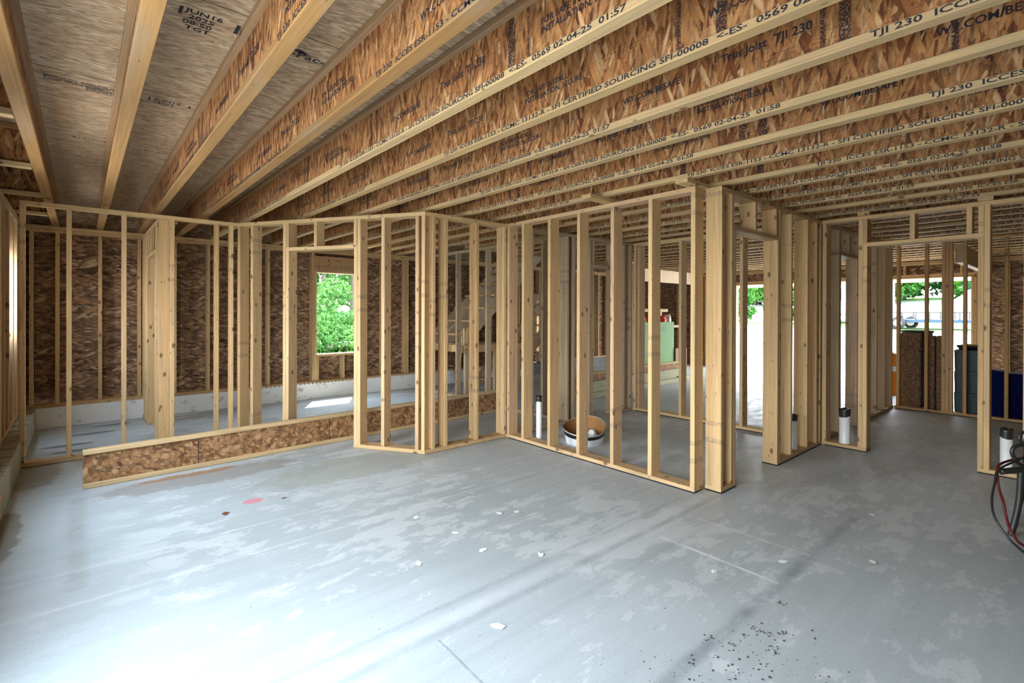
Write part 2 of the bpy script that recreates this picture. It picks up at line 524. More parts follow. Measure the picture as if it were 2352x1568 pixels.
def link(name, me, mat=None, parent=None, loc=(0, 0, 0), rot=(0, 0, 0), label=None):
    o = bpy.data.objects.new(name, me)
    COL.objects.link(o)
    if mat is not None and me is not None and len(me.materials) == 0:
        me.materials.append(mat)
    o.parent = parent
    o.location = loc
    o.rotation_euler = rot
    if label:
        o['label'] = label
    return o


def empty(name, loc=(0, 0, 0), rotz=0.0):
    o = bpy.data.objects.new(name, None)
    COL.objects.link(o)
    o.empty_display_size = 0.1
    o.location = loc
    o.rotation_euler = (0, 0, rotz)
    return o


def tag(o, label, cat, group=None):
    o['label'] = label
    o['category'] = cat
    if group:
        o['group'] = group
    return o


def struct(o, label=None):
    o['kind'] = 'structure'
    if label:
        o['label'] = label
    return o


def bm_mesh(bm, name='mesh', smooth=False):
    me = bpy.data.meshes.new(name)
    bm.normal_update()
    bm.to_mesh(me)
    bm.free()
    if smooth:
        for p in me.polygons:
            p.use_smooth = True
    return me


def add_box(bm, x0, x1, y0, y1, z0, z1, bev=0.0):
    r = bmesh.ops.create_cube(bm, size=1.0)
    vs = r['verts']
    for v in vs:
        v.co = Vector(((x0 + x1) / 2 + v.co.x * (x1 - x0), (y0 + y1) / 2 + v.co.y * (y1 - y0), (z0 + z1) / 2 + v.co.z * (z1 - z0)))
    if bev > 0:
        es = list({e for v in vs for e in v.link_edges})
        bmesh.ops.bevel(bm, geom=es, offset=bev, segments=1, affect='EDGES')
    return vs


def box_mesh(x0, x1, y0, y1, z0, z1, bev=0.002):
    bm = bmesh.new()
    add_box(bm, x0, x1, y0, y1, z0, z1, bev)
    return bm_mesh(bm)


_lm = {}


def lumber_mesh(a, b, L):
    """eased-edge board, section a x b centred on local Z, from 0 to L"""
    key = (round(a, 4), round(b, 4), round(L, 3))
    if key in _lm:
        return _lm[key]
    e = 0.0035
    ha, hb = a / 2, b / 2
    prof = [(-ha + e, -hb), (ha - e, -hb), (ha, -hb + e), (ha, hb - e), (ha - e, hb), (-ha + e, hb), (-ha, hb - e), (-ha, -hb + e)]
    bm = bmesh.new()
    rings = [[bm.verts.new((x, y, z)) for x, y in prof] for z in (0, L)]
    for i in range(8):
        j = (i + 1) % 8
        bm.faces.new((rings[0][i], rings[0][j], rings[1][j], rings[1][i]))
    bm.faces.new(list(reversed(rings[0])))
    bm.faces.new(rings[1])
    me = bm_mesh(bm, 'board')
    _lm[key] = me
    return me


def board(name, p, a, b, L, along='z', mat='wood', parent=None, label=None):
    """p = centre of the starting end in the parent's space. section: a along x, b along y (z: up); for 'x': a = height, b = along y;
    for 'y': a = height... """
    me0 = lumber_mesh(a, b, L)
    rot = {'z': (0, 0, 0), 'x': (0, R(90), 0), 'y': (R(-90), 0, 0)}[along]
    key = (me0.name, mat)
    if key not in _lm:
        me = me0.copy()
        me.materials.append(M[mat])
        _lm[key] = me
    return link(name, _lm[key], None, parent, p, rot, label)


def tube_bm(bm, pts, r, seg=8, closed=False):
    pts = [Vector(p) for p in pts]
    rings = []
    n = len(pts)
    prev = None
    for i, p in enumerate(pts):
        a = pts[(i - 1) % n] if (closed or i > 0) else p
        b = pts[(i + 1) % n] if (closed or i < n - 1) else p
        t = (b - a).normalized()
        if prev is None:
            u = t.orthogonal().normalized()
        else:
            u = (prev - t * prev.dot(t)).normalized()
        prev = u
        w = t.cross(u)
        rr = r[i] if isinstance(r, (list, tuple)) else r
        rings.append([bm.verts.new(p + (u * math.cos(k * 2 * math.pi / seg) + w * math.sin(k * 2 * math.pi / seg)) * rr) for k in range(seg)])
    m = n if closed else n - 1
    for i in range(m):
        A, B = rings[i], rings[(i + 1) % n]
        for k in range(seg):
            bm.faces.new((A[k], A[(k + 1) % seg], B[(k + 1) % seg], B[k]))
    if not closed:
        bm.faces.new(list(reversed(rings[0])))
        bm.faces.new(rings[-1])


def smooth_path(pts, n=6):
    P = [Vector(p) for p in pts]
    out = []
    for i in range(len(P) - 1):
        p0 = P[max(i - 1, 0)]
        p1, p2 = P[i], P[i + 1]
        p3 = P[min(i + 2, len(P) - 1)]
        for k in range(n):
            t = k / n
            out.append(0.5 * ((2 * p1) + (-p0 + p2) * t + (2 * p0 - 5 * p1 + 4 * p2 - p3) * t * t + (-p0 + 3 * p1 - 3 * p2 + p3) * t ** 3))
    out.append(P[-1])
    return out


def tube(name, pts, r, mat, parent=None, seg=8, n=6, label=None, closed=False):
    bm = bmesh.new()
    tube_bm(bm, smooth_path(pts, n) if n > 1 else pts, r, seg, closed)
    return link(name, bm_mesh(bm, smooth=True), mat, parent, label=label)


def lathe_bm(bm, prof, seg=24, cx=0, cy=0):
    rings = [[bm.verts.new((cx + r * math.cos(k * 2 * math.pi / seg), cy + r * math.sin(k * 2 * math.pi / seg), z)) for k in range(seg)] for r, z in prof]
    for A, B in zip(rings, rings[1:]):
        for k in range(seg):
            bm.faces.new((A[k], A[(k + 1) % seg], B[(k + 1) % seg], B[k]))
    return rings


def text_mesh(body, size, xs=1.0, extr=0.0):
    cu = bpy.data.curves.new('lettering', 'FONT')
    cu.body = body
    cu.size = size
    cu.extrude = extr
    cu.resolution_u = 2
    cu.offset = size * 0.022
    cu.align_x = 'LEFT'
    o = bpy.data.objects.new('tmp_text', cu)
    COL.objects.link(o)
    bpy.context.view_layer.update()
    me = bpy.data.meshes.new_from_object(o.evaluated_get(bpy.context.evaluated_depsgraph_get()))
    bpy.data.objects.remove(o)
    bpy.data.curves.remove(cu)
    xs_ = [v.co.x for v in me.vertices]
    me['w'] = max(xs_) - min(xs_)
    for v in me.vertices:
        v.co.x *= xs
    me.materials.clear()
    return me


# ------------------------------------------------------------------ floor, ceiling deck, exterior walls
XL, XR, YB, YG = -0.40, 12.43, -3.0, 8.057

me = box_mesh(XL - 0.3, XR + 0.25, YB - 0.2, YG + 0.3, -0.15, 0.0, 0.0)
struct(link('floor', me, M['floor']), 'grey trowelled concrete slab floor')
me = box_mesh(XL - 0.3, XR + 0.25, YB - 0.2, YG + 0.3, ZJ + DJ + 0.002, ZJ + DJ + 0.022, 0.0)
deck = struct(link('ceiling', me, M['osb_deck']), 'strand board subfloor deck above the joists')


def ceiling_text(body, x, y, size, rz=0.0):
    m_ = text_mesh(body, size)
    # read from below: right = +X, up = -Y
    link('panel_stamp', m_, M['ink'], deck, (x, y, ZJ + DJ + 0.0008), (R(180), 0, rz), 'black printed date and grade stamp')


ceiling_text(' JUN16\n  2025\n 08:50\n  TGT', 0.33, 2.585, 0.052)
ceiling_text('I', 0.315, 2.62, 0.10)
ceiling_text('I', 0.535, 2.64, 0.12)
ceiling_text(' JUN16\n  TGT', 0.33, 3.80, 0.05)
ceiling_text('I', 0.31, 3.82, 0.07)
ceiling_text('I', 0.52, 3.82, 0.07)
ceiling_text('-a-Pac-', 0.74, 2.67, 0.085)
ceiling_text('SPAN 24 OC  SIZED FOR SPACING\nEXPOSURE 1  THICKNESS 0.703\nPANEL GRADE FLOOR', -0.16, 3.80, 0.026)
ceiling_text('STRENGTH AXIS THIS DIRECTION\nTHIS SIDE DOWN  KEEP DRY\nPANEL GRADE FLOOR', 0.02, 3.86, 0.024)
ceiling_text('II [ EXPOSURE 1 ]', -0.05, 5.02, 0.045)
ceiling_text('[ APA RATED ]', 0.36, 5.06, 0.04)
bm = bmesh.new()
tri = [bm.verts.new(p) for p in ((0.76, 2.62, ZJ + DJ + 0.0008), (0.83, 2.585, ZJ + DJ + 0.0008), (0.90, 2.62, ZJ + DJ + 0.0008))]
bm.faces.new(tri)
link('panel_logo', bm_mesh(bm), M['ink'], deck, label='black triangular printed logo')


def sheath(name, panels, origin, rotz, label):
    """panels in local x (along) / z, thickness in local +y; material axes x,z -> mesh local x,y"""
    bm = bmesh.new()
    for x0, x1, z0, z1 in panels:
        add_box(bm, x0, x1, z0, z1, -0.012, 0.0, 0.0)
    me = bm_mesh(bm)
    # mesh local (x, y) is the board plane; stand it up: local y -> world z, local z -> -thickness
    o = link(name, me, M['osb_wall'], None, origin)
    o.rotation_euler = (Matrix.Rotation(rotz, 3, 'Z') @ Matrix.Rotation(R(90), 3, 'X')).to_euler()
    return struct(o, label)


def wpart(name, parent, x0, x1, y0, y1, z0, z1, along, mat='wood', label=None):
    """world-space lumber, parented but placed in world coordinates"""
    if along == 'z':
        o = board(name, ((x0 + x1) / 2, (y0 + y1) / 2, z0), x1 - x0, y1 - y0, z1 - z0, 'z', mat, None, label)
    elif along == 'x':
        o = board(name, (x0, (y0 + y1) / 2, (z0 + z1) / 2), z1 - z0, y1 - y0, x1 - x0, 'x', mat, None, label)
    else:
        o = board(name, ((x0 + x1) / 2, y0, (z0 + z1) / 2), x1 - x0, z1 - z0, y1 - y0, 'y', mat, None, label)
    if parent is not None:
        o.parent = parent
        o.matrix_parent_inverse = parent.matrix_world.inverted()
    return o


bpy.context.view_layer.update()
CT = 0.24        # height of the foundation curb
GS = 8.12        # stud face of the back wall
GD = 0.135
# ---- wall_back: the long exterior wall with the window, behind all the rooms (faces -Y)
wx0, wx1, wz0, wz1 = 2.875, 3.60, 0.70, 2.02
w2 = [(7.50, 7.62), (7.74, 7.86)]
pan = [(-0.65, wx0, CT, ZJ), (wx0, wx1, CT, wz0), (wx0, wx1, wz1, ZJ), (wx1, 7.45, CT, ZJ), (7.45, 7.57, CT, ZJ), (7.57, 7.85, 1.65, ZJ), (7.57, 7.85, CT, 0.50), (7.85, 12.6, CT, ZJ)]
wall_g = sheath('wall_back', pan, (0, GS + GD + 0.012, 0), 0, 'brown strand board exterior wall along the far side')
bpy.context.view_layer.update()
bm = bmesh.new()
add_box(bm, -0.65, 7.3, YG, GS + GD, 0.0, CT, 0.004)
for i in range(60):       # castellated foam edge left of and under the window
    x = 1.75 + i * 0.062
    add_box(bm, x, x + 0.034, YG - 0.001, YG + 0.03, CT, CT + 0.014, 0.0)
o = link('foundation_curb', bm_mesh(bm), M['foam'], None, label='white foam faced concrete foundation curb')
o.parent = wall_g
o.matrix_parent_inverse = wall_g.matrix_world.inverted()
bm = bmesh.new()
add_box(bm, -0.65, 12.6, ZJ, ZJ + DJ, -0.03, 0.0, 0.0)
o = link('rim_board', bm_mesh(bm), M['osb_rim'], None, (0, GS + GD + 0.03, 0), (R(90), 0, 0), 'lighter strand board rim between the joist ends')
bpy.context.view_layer.update()
_mw = o.matrix_world.copy()
o.parent = wall_g
o.matrix_parent_inverse = wall_g.matrix_world.inverted()
wpart('sill_plate', wall_g, -0.5, 7.5, GS - 0.03, GS + GD, CT, CT + TH, 'x', 'wood_orange')
o = link('foundation_curb', box_mesh(7.301, 12.6, YG, GS + GD, 0.0, CT, 0.004), mat_plain('grey_foundation', (0.16, 0.16, 0.15), 0.9, 0.2, 8), None, label='bare grey concrete foundation curb by the garage')
o.parent = wall_g
o.matrix_parent_inverse = wall_g.matrix_world.inverted()
wpart('sill_plate', wall_g, 7.9, 12.4, GS - 0.03, GS + GD, CT, CT + TH, 'x', 'wood_orange')
wpart('top_plate', wall_g, -0.5, 12.4, GS, GS + GD, ZJ - TH, ZJ, 'x')
wpart('top_plate', wall_g, -0.5, 12.4, GS, GS + GD, ZJ - 2 * TH, ZJ - TH - 0.001, 'x')
z0, z1 = CT + TH, ZJ - 2 * TH
for x in (-0.463, -0.235, 0.165, 0.562, 0.95, 1.345, 1.75, 2.135, 4.02, 4.46, 4.50, 4.85, 5.25, 5.65, 6.05, 6.45, 6.85, 7.25, 7.53, 7.86, 8.35, 8.75, 9.15, 9.55, 9.95, 10.35, 10.75, 11.15, 11.55, 11.95, 12.3):
    wpart('stud', wall_g, x, x + TH, GS, GS + GD, z0, z1, 'z')
# window_1: rough window opening with header, jacks, sill and cripples
win = struct(link('window_1', box_mesh(wx0 - 0.04, wx1 + 0.04, GS, GS + GD, 2.06, 2.06 + 0.23), M['wood_orange']), 'square rough window opening looking onto green trees')
bpy.context.view_layer.update()
for x in (wx0 - 2 * TH, wx0 - TH + 0.0005, wx1, wx1 + TH):
    wpart('jack_stud', win, x, x + TH - 0.001, GS - 0.002, GS + GD - 0.002, z0, 2.058 if x in (wx0 - TH + 0.0005, wx1) else z1, 'z')
wpart('header_plate', win, wx0, wx1, GS, GS + GD, 2.022, 2.058, 'x')
wpart('sill_board', win, wx0, wx1, GS, GS + GD, wz0 - TH, wz0, 'x')
for x in (wx0, 3.30, wx1 - TH):
    wpart('cripple_stud', win, x, x + TH, GS, GS + GD, z0, wz0 - TH, 'z')
# window_2: slim opening behind the stairs, split by a post
win2 = struct(link('window_2', box_mesh(7.50, 7.92, GS, GS + GD, 1.65, 1.80), M['wood_grey']), 'slim opening behind the stairs')
bpy.context.view_layer.update()
wpart('mullion_post', win2, 7.615, 7.79, GS, GS + GD, CT + 0.2, 1.65, 'z', 'wood_grey')
wpart('sill_board', win2, 7.53, 7.90, GS, GS + GD, 0.46, 0.50, 'x', 'wood_grey')

# ---- wall_left: exterior wall beside the camera, with a wide opening outside the frame
LD = 0.135
LX = -0.51
op0, op1 = 0.2, 2.5
pan = [(-8.4, -7.4, CT, ZJ), (-7.4, -6.8, CT, 1.15), (-7.4, -6.8, 2.0, ZJ), (-6.8, -4.9, CT, ZJ), (-4.9, -3.6, CT, 0.80), (-4.9, -3.6, 2.10, ZJ), (-3.6, -op1, CT, ZJ), (-op1, -op0, 2.12, ZJ), (-op1, -op0, CT, 0.42), (-op0, 3.2, CT, ZJ), (-8.4, 3.2, ZJ, ZJ + DJ)]
wall_l = sheath('wall_left', pan, (LX - LD - 0.012, 0, 0), R(-90), 'brown strand board exterior wall on the left')
bpy.context.view_layer.update()
bm = bmesh.new()
for a, b in ((YB, YG),):
    n = int((b - a) / 0.1)
    for i in range(n):
        y = a + (b - a) * i / n
        add_box(bm, LX - LD, XL, y, y + (b - a) / n - 0.004, 0.0, CT + 0.012 + 0.008 * math.sin(i * 2.3), 0.004)
    add_box(bm, LX - LD + 0.01, XL - 0.006, a, b, 0.0, CT + 0.005, 0.0)
o = link('foundation_curb', bm_mesh(bm), M['curb'], None, label='grey ribbed foundation block curb')
o.parent = wall_l
o.matrix_parent_inverse = wall_l.matrix_world.inverted()
wpart('sill_board', wall_l, LX - LD, LX, op0, op1, 0.42 - TH, 0.42, 'y')
wpart('sill_board', wall_l, LX - LD, LX, 3.6, 4.9, 0.80 - TH, 0.80, 'y')
wpart('header', wall_l, LX - LD, LX, 3.6, 4.9, 2.10, 2.10 + TH, 'y')
wpart('sill_plate', wall_l, LX - LD, LX, YB, YG, CT + 0.02, CT + 0.02 + TH, 'y', 'wood_orange')
wpart('top_plate', wall_l, LX - LD, LX, YB, YG, ZJ - TH, ZJ, 'y')
wpart('top_plate', wall_l, LX - LD, LX, YB, YG, ZJ - 2 * TH, ZJ - TH - 0.001, 'y', 'wood_grey')
for y in (2.52, 2.84, 3.2, 3.56, 4.9, 4.95, 5.3, 5.62, 5.96, 6.0, 6.25, 6.62, 7.03, 7.42, 7.8, 0.16, -0.34,  -0.55, -0.95, -1.35, -1.75, -2.15, -2.55):
    wpart('stud', wall_l, LX - LD, LX, y, y + TH, CT + 0.02 + TH, ZJ - 2 * TH, 'z')
dab = link('marking_paint', box_mesh(-0.001, 0.0008, -0.03, 0.03, -0.015, 0.015, 0.0), M['orange'], None, (XL, 4.70, 0.16), label='orange spray paint mark')
dab.parent = wall_l
dab.matrix_parent_inverse = wall_l.matrix_world.inverted()

# ---- wall_right: far garage wall with the big door opening (faces -X)
ro0, ro1 = 1.385, 5.75
pan = [(-8.4, -ro1, 0.0, ZJ), (-ro1, -ro0, 2.07, ZJ), (-ro0, 3.2, 0.0, ZJ), (-8.4, 3.2, ZJ, ZJ + DJ)]
wall_r = sheath('wall_right', pan, (XR + 0.14, 0, 0), R(-90), 'strand board exterior wall around the garage door opening')
bpy.context.view_layer.update()
wpart('top_plate', wall_r, XR, XR + 0.13, YB, YG, ZJ - TH, ZJ, 'y', 'wood_orange')
wpart('top_plate', wall_r, XR, XR + 0.13, YB, YG, ZJ - 2 * TH, ZJ - TH - 0.001, 'y', 'wood_orange')
wpart('header', wall_r, XR, XR + 0.13, ro0 - 0.08, ro1 + 0.08, 2.07, 2.11, 'y', 'wood_orange')
wpart('header', wall_r, XR, XR + 0.10, ro0 - 0.08, ro1 + 0.08, 2.112, 2.15, 'y', 'wood_orange')
for y in (1.5, 2.35, 3.2, 4.05, 4.9, 5.6):
    wpart('cripple_stud', wall_r, XR, XR + 0.13, y, y + TH, 2.15, ZJ - 2 * TH, 'z', 'wood_orange')
wpart('bottom_plate', wall_r, XR, XR + 0.13, YB, ro0, 0.0, TH, 'y')
for y in (ro0 - 0.039, ro0 - 0.078, ro0 - 0.117, 0.87, 0.47, 0.07, -0.33, -0.73, -1.13, ro1, ro1 + 0.04, ro1 + 0.4, ro1 + 0.8, ro1 + 1.2, ro1 + 1.6):
    wpart('stud', wall_r, XR, XR + 0.13, y, y + TH, 0.0 if y > ro1 - 0.1 else TH, ZJ - 2 * TH if not (ro0 - 0.05 < y < ro1 + 0.02) else 2.07, 'z', 'wood_orange')

# ---- wall_front: exterior wall behind the camera with its own wide window
pan = [(-0.65, 12.6, 0.0, ZJ + DJ)]
wall_f = sheath('wall_front', pan, (0, YB, 0), 0, 'strand board exterior wall closing the room on the near side')
bpy.context.view_layer.update()
for x in (0.0, 0.4, 0.8, 1.2, 1.6, 2.0, 2.4, 2.8, 3.2, 3.6, 4.0, 4.4, 4.8):
    wpart('stud', wall_f, x, x + TH, YB, YB + 0.13, 0.0, ZJ, 'z')

# ------------------------------------------------------------------ interior stud walls


def stud_wall(label, origin, rotz, ts, thick, base, top, studs, headers=(), cripples=(), short=(), mat='wood', top_z=W, gasket=(), blocks=()):
    """local x runs along the wall, thickness to local +y (ts=1) or -y (ts=-1)"""
    r = tag(empty('stud_wall', (origin[0], origin[1], 0), rotz), label, 'stud wall')
    yc = ts * thick / 2
    for a, b in base:
        board('bottom_plate', (a, yc, 0.003 + TH / 2), TH, thick, b - a, 'x', mat, r)
    for a, b in top:
        board('top_plate', (a, yc, top_z - TH / 2), TH, thick, b - a, 'x', mat, r)
    for s in studs:
        m_ = mat
        if isinstance(s, tuple):
            s, m_ = s
        board('stud', (s + TH / 2, yc, TH + 0.003), TH, thick, top_z - 2 * TH - 0.003, 'z', m_, r)
    for a, b, z in headers:
        board('header', (a, yc, z - TH / 2), TH, thick, b - a, 'x', mat, r)
    for s, z in cripples:
        board('cripple_stud', (s + TH / 2, yc, z), TH, thick, top_z - TH - z, 'z', mat, r)
    for s, z in short:
        board('trimmer_stud', (s + TH / 2, yc, TH + 0.003), TH, thick, z - 2 * TH - 0.003, 'z', mat, r)
    for a, b in gasket:
        g = box_mesh(a, b, min(-ts * 0.004, ts * (thick + 0.004)), max(-ts * 0.004, ts * (thick + 0.004)), -0.006, 0.0035, 0.0)
        link('sill_gasket', g, M['gasket'], r, (0, 0, 0.0062), label='black foam sill strip')
    for x, w_, y0, y1 in blocks:
        board('spacer_block', (x, y0, top_z + 0.018), w_, 0.035, y1 - y0, 'y', mat, r)
    return r


P2I = math.pi / 2
# A: left partition, facing the camera
stud_wall('pale stud partition at the far left, behind the loose joist on the floor', (-0.413, 6.16), 0, 1, 0.089,
          [(0, 1.72)], [(0, 1.72)], [0.0, 0.31, 0.714, 1.106, 1.508, 1.648])
# H: short partition running back to the exterior wall, with a door opening
stud_wall('narrow partition with a small door opening running back from the far left partition', (0.608, 6.252), P2I, -1, 0.089,
          [(0, 0.40), (1.24, 1.86)], [(0, 1.86)], [0.0, 0.04, 0.16, 0.322, 1.278, 1.42, 1.60, 1.82], [(0.36, 1.28, 2.07)], [(0.55, 2.07), (0.80, 2.07), (1.05, 2.07)],
          [(0.362, 2.07), (1.24, 2.07)])
# B: diagonal wall with a door opening
stud_wall('angled stud wall with the door opening that the loose joist passes through', (1.3101, 6.1639), math.atan2(-0.84621, 0.53285), 1, 0.13,
          [(0, 0.69), (1.495, 2.30)], [(0, 2.30)], [0.0, 0.178, 0.612, 1.534, 1.812, 2.192, 2.258],
          [(0.651, 1.533, 2.08)], [(0.651, 2.08), (1.006, 2.08), (1.49, 2.08)], [(0.652, 2.08), (1.495, 2.08)])
# C: short wall between the angled wall and the long one
stud_wall('short stud wall of four studs between the angled wall and the long central wall', (2.545, 4.217), 0, 1, 0.13,
          [(0, 1.03)], [(0, 1.03)], [0.072, 0.218, 0.612, 0.99])
# D: the long central wall towards the camera
stud_wall('long central wall of seven evenly spaced studs coming towards the camera', (3.577, 1.972), P2I, -1, 0.13,
          [(0, 2.372)], [(0, 2.372)], [0.0, 0.383, 0.775, 1.174, 1.566, 1.96, 2.20], gasket=[(0.0, 2.2)], blocks=[(0.03, 0.10, -0.16, 0.15), (0.84, 0.10, -0.13, 0.30)])
# O: same line as C, continuing past D
stud_wall('rear wall of the enclosed small room, with a narrow door opening', (3.71, 4.217), 0, 1, 0.13,
          [(0, 1.358), (1.78, 2.22)], [(0, 2.22)], [0.25, 0.857, 0.97, 1.28, 1.82, 2.02, 2.17], [(1.318, 1.82, 2.018)], [(1.345, 2.018), (1.78, 2.018)],
          [(1.32, 2.018), (1.78, 2.018)], mat='wood_grey')
# E: wall meeting D, with the nearer door opening
stud_wall('stud wall ending in the broad corner post nearest the camera, with a narrow door opening', (3.727, 1.8345), 0, 1, 0.13,
          [(0, 0.249), (1.068, 2.21)], [(0, 2.21)], [0.0, 0.168, 1.108, 1.385, 1.81, 2.07, 2.172], [(0.208, 1.11, 2.095)], [(0.595, 2.095), (1.03, 2.095)],
          [(0.209, 2.095), (1.068, 2.095)], gasket=[(0.0, 0.249), (1.068, 2.2)])
# E2: its continuation beyond F
stud_wall('shadowy stud wall beyond the wide doorway, leading towards the garage', (6.09, 1.8345), 0, 1, 0.13,
          [(0, 0.465), (1.13, 2.91)], [(0, 2.91)], [0.02, 0.425, 1.17, 1.57, 2.0, 2.42, 2.80], [(0.425, 1.17, 2.095)], [(0.46, 2.095), (0.79, 2.095), (1.13, 2.095)],
          [(0.465, 2.095), (1.13, 2.095)], mat='wood_grey')
# F: wall at the right with the wide door opening
stud_wall('stud wall at the right with the wide doorway and flat header', (5.94, -0.9), P2I, -1, 0.148,
          [(0, 1.515), (2.333, 2.73)], [(0, 2.73)], [0.0, 0.40, 0.80, 1.20, 1.44, 2.368, 2.69], [(1.477, 2.366, 2.10)],
          [(1.479, 2.10), (1.556, 2.10), (1.956, 2.10), (2.33, 2.10)], [(1.479, 2.10), (2.33, 2.10)], gasket=[(0, 1.515), (2.333, 2.7)],
          blocks=[(1.47, 0.10, -0.16, 0.02), (2.36, 0.10, -0.16, 0.02)])
# P2: wall closing the small room
stud_wall('far side wall of the enclosed small room, with widely spaced studs', (5.94, 1.972), P2I, -1, 0.135,
          [(0, 2.245)], [(0, 2.245)], [0.30, 0.694, 1.10, 1.493, 1.91, 2.14, 2.20], gasket=[(0, 2.2)])
# N: stair side wall
stud_wall('greyish stud wall in front of the stairs', (4.592, 4.36), P2I, -1, 0.089,
          [(0.0, 3.65)], [(0, 3.65)], [0.0, 0.315, 0.70, 1.10, 1.515, 1.92, 2.297, 2.70, 3.1, 3.5], mat='wood_grey')
# J: garage side wall
stud_wall('dark stud wall by the garage, in front of the storage bins', (9.0, -1.4), P2I, -1, 0.089,
          [(0, 3.23)], [(0, 3.23)], [0.0, 0.4, 0.85, 1.25, 1.65, 2.045, 2.445, 2.587, 2.626, 2.665, 2.85, 3.17], mat='wood_orange', top_z=2.409, gasket=[(0, 3.2)])

# K: built-up header and M: pale beam
hk = link('header_beam', box_mesh(9.10, 12.42, 1.09, 1.178, 2.09, 2.35, 0.003), M['wood_grey'])
tag(hk, 'grey built-up beam with a pale underside, above the storage bins', 'beam')
hm = link('header_beam', box_mesh(9.3, 12.42, 6.68, 6.77, 2.115, ZJ - 0.001, 0.003), M['wood_pale'])
tag(hm, 'pale pinkish beam under the ceiling behind the green panel', 'beam')
for x in (9.34, 12.2):
    o = board('post', (x, 6.725, 0.0), 0.08, 0.088, 2.115, 'z', 'wood_pale')
    tag(o, 'pale post holding up the ' + ('near' if x < 10 else 'garage door') + ' end of the pinkish beam', 'post')
ph = board('porch_beam', (14.2, -1.0, 2.135), 0.12, 0.10, 9.0, 'y', 'yellow')
M['porch'] = mat_plain('sunlit_yellow_timber', (0.80, 0.50, 0.16), 0.7)
ph.data = ph.data.copy()
ph.data.materials[0] = M['porch']
tag(ph, 'sunlit yellow beam outside, above the garage door opening', 'beam')
for y in (-0.9, 7.9):
    o = board('porch_post', (14.2, y, -0.12), 0.12, 0.12, 2.2, 'z', 'wood')
    tag(o, 'outdoor post carrying the ' + ('right' if y < 0 else 'left') + ' end of the yellow beam', 'post')

# ------------------------------------------------------------------ ceiling I-joists
ORD = ['first', 'second', 'third', 'fourth', 'fifth', 'sixth', 'seventh', 'eighth', 'ninth', 'tenth', 'eleventh', 'twelfth', 'thirteenth', 'fourteenth',
       'fifteenth', 'sixteenth', 'seventeenth', 'eighteenth', 'nineteenth', 'twentieth', 'twenty-first', 'twenty-second', 'twenty-third', 'twenty-fourth',
       'twenty-fifth', 'twenty-sixth', 'twenty-seventh', 'twenty-eighth', 'twenty-ninth', 'thirtieth', 'thirty-first', 'thirty-second', 'thirty-third', 'thirty-fourth']
FW, FH, WT = 0.066, 0.036, 0.010
JY0, JY1 = YB + 0.02, GS + GD


def joist_parts(L, name_root, wm='web', with_top='flange_top'):
    """returns meshes for a joist running along local x, web plane local x/y(=up): built flat for the strand material"""
    return None


def web_mesh(L):
    key = ('web', round(L, 3))
    if key not in _lm:
        me = box_mesh(0, L, 0.02, DJ - 0.02, -WT / 2, WT / 2, 0.0)
        me.materials.append(M['web'])
        _lm[key] = me
    return _lm[key]


def i_joist(name, loc, rotz, L, label, cat='joist', group=None, fl='flange'):
    """root at the lower centre line of one end, running along local x; height DJ"""
    r = tag(empty(name, loc, rotz), label, cat, group)
    link('web', web_mesh(L), None, r, (0, 0, 0), (R(90), 0, 0))
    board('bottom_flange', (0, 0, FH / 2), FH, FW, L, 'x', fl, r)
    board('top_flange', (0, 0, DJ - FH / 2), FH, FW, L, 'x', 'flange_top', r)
    return r


STR = 'TJI 230  ICCES ESR-1153 - CCMC 13132-R - SFI CERTIFIED SOURCING SFI-00008  <-ES-  0569 02-04-25  01:5'
txt = {}
for d_ in ('7', '8', '9'):
    m_ = text_mesh(STR + d_, 0.033)
    k_ = 2.46 / m_['w']
    for v_ in m_.vertices:
        v_.co.x *= k_
    m_.materials.append(M['ink'])
    txt[d_] = m_
web_txt = []
for body, size in (('FOR SAFE INSTALL\nINSTALLATION, SECURE', 0.038), ('WY.COM/BESAFE', 0.045), ('Trus Joist  TJI 230', 0.052)):
    m_ = text_mesh(body, size)
    m_.materials.append(M['ink'])
    web_txt.append(m_)

starts = {2: 2.01, 3: 2.04, 4: 3.475, 5: 2.761, 6: 4.187, 7: 3.455, 8: 4.149, 9: 1.969, 10: 1.232, 11: 2.8, 12: 1.9, 13: 3.37, 14: 4.42}
rng = random.Random(5)
NJ = 31
joists = []
for n in range(NJ):
    xr = -0.198 + 0.4125 * n
    xc = xr - FW / 2
    # joist local x runs along -Y so the printing on its left side reads towards the camera
    lab = 'wooden ceiling I-joist, %s from the left exterior wall' % ORD[n]
    jy1 = 6.50 if 4.69 < xc < 6.75 else JY1
    r = i_joist('i_joist', (xc, jy1, ZJ), -P2I, jy1 - JY0, lab, group='ceiling joists', fl='flange_brown' if n < 4 else 'flange')
    joists.append(r)
    st = starts.get(n, rng.uniform(0.2, 3.6))
    y = st + 3.66 * 2
    face = -FW / 2 - 0.0008
    first = True
    if n >= 2:
        while y > -1.0:
            if y < jy1 - 0.05:
                d_ = '7' if n < 7 else ('8' if n < 12 else '9')
                # plane x'/z' facing local -y (world -X)
                link('lettering', txt[d_], None, r, (jy1 - y, face, 0.008), (R(90), 0, 0), 'black ink lettering along the bottom flange')
            y -= 3.66
    if n >= 1 and n < 16:
        off = rng.uniform(0, 1.0)
        y = min(7.4 + off, jy1 - 0.8)
        k = n
        while y > -0.6:
            m_ = web_txt[k % 3]
            zz = (0.155, 0.12, 0.14)[k % 3]
            link('lettering', m_, None, r, (jy1 - y, -WT / 2 - 0.0008, zz), (R(90), R(rng.uniform(-0.6, 0.6)), 0), 'black printed lettering on the web')
            y -= (1.05, 0.55, 0.75)[k % 3]
            k += 1
        if n in (1, 2):
            pass
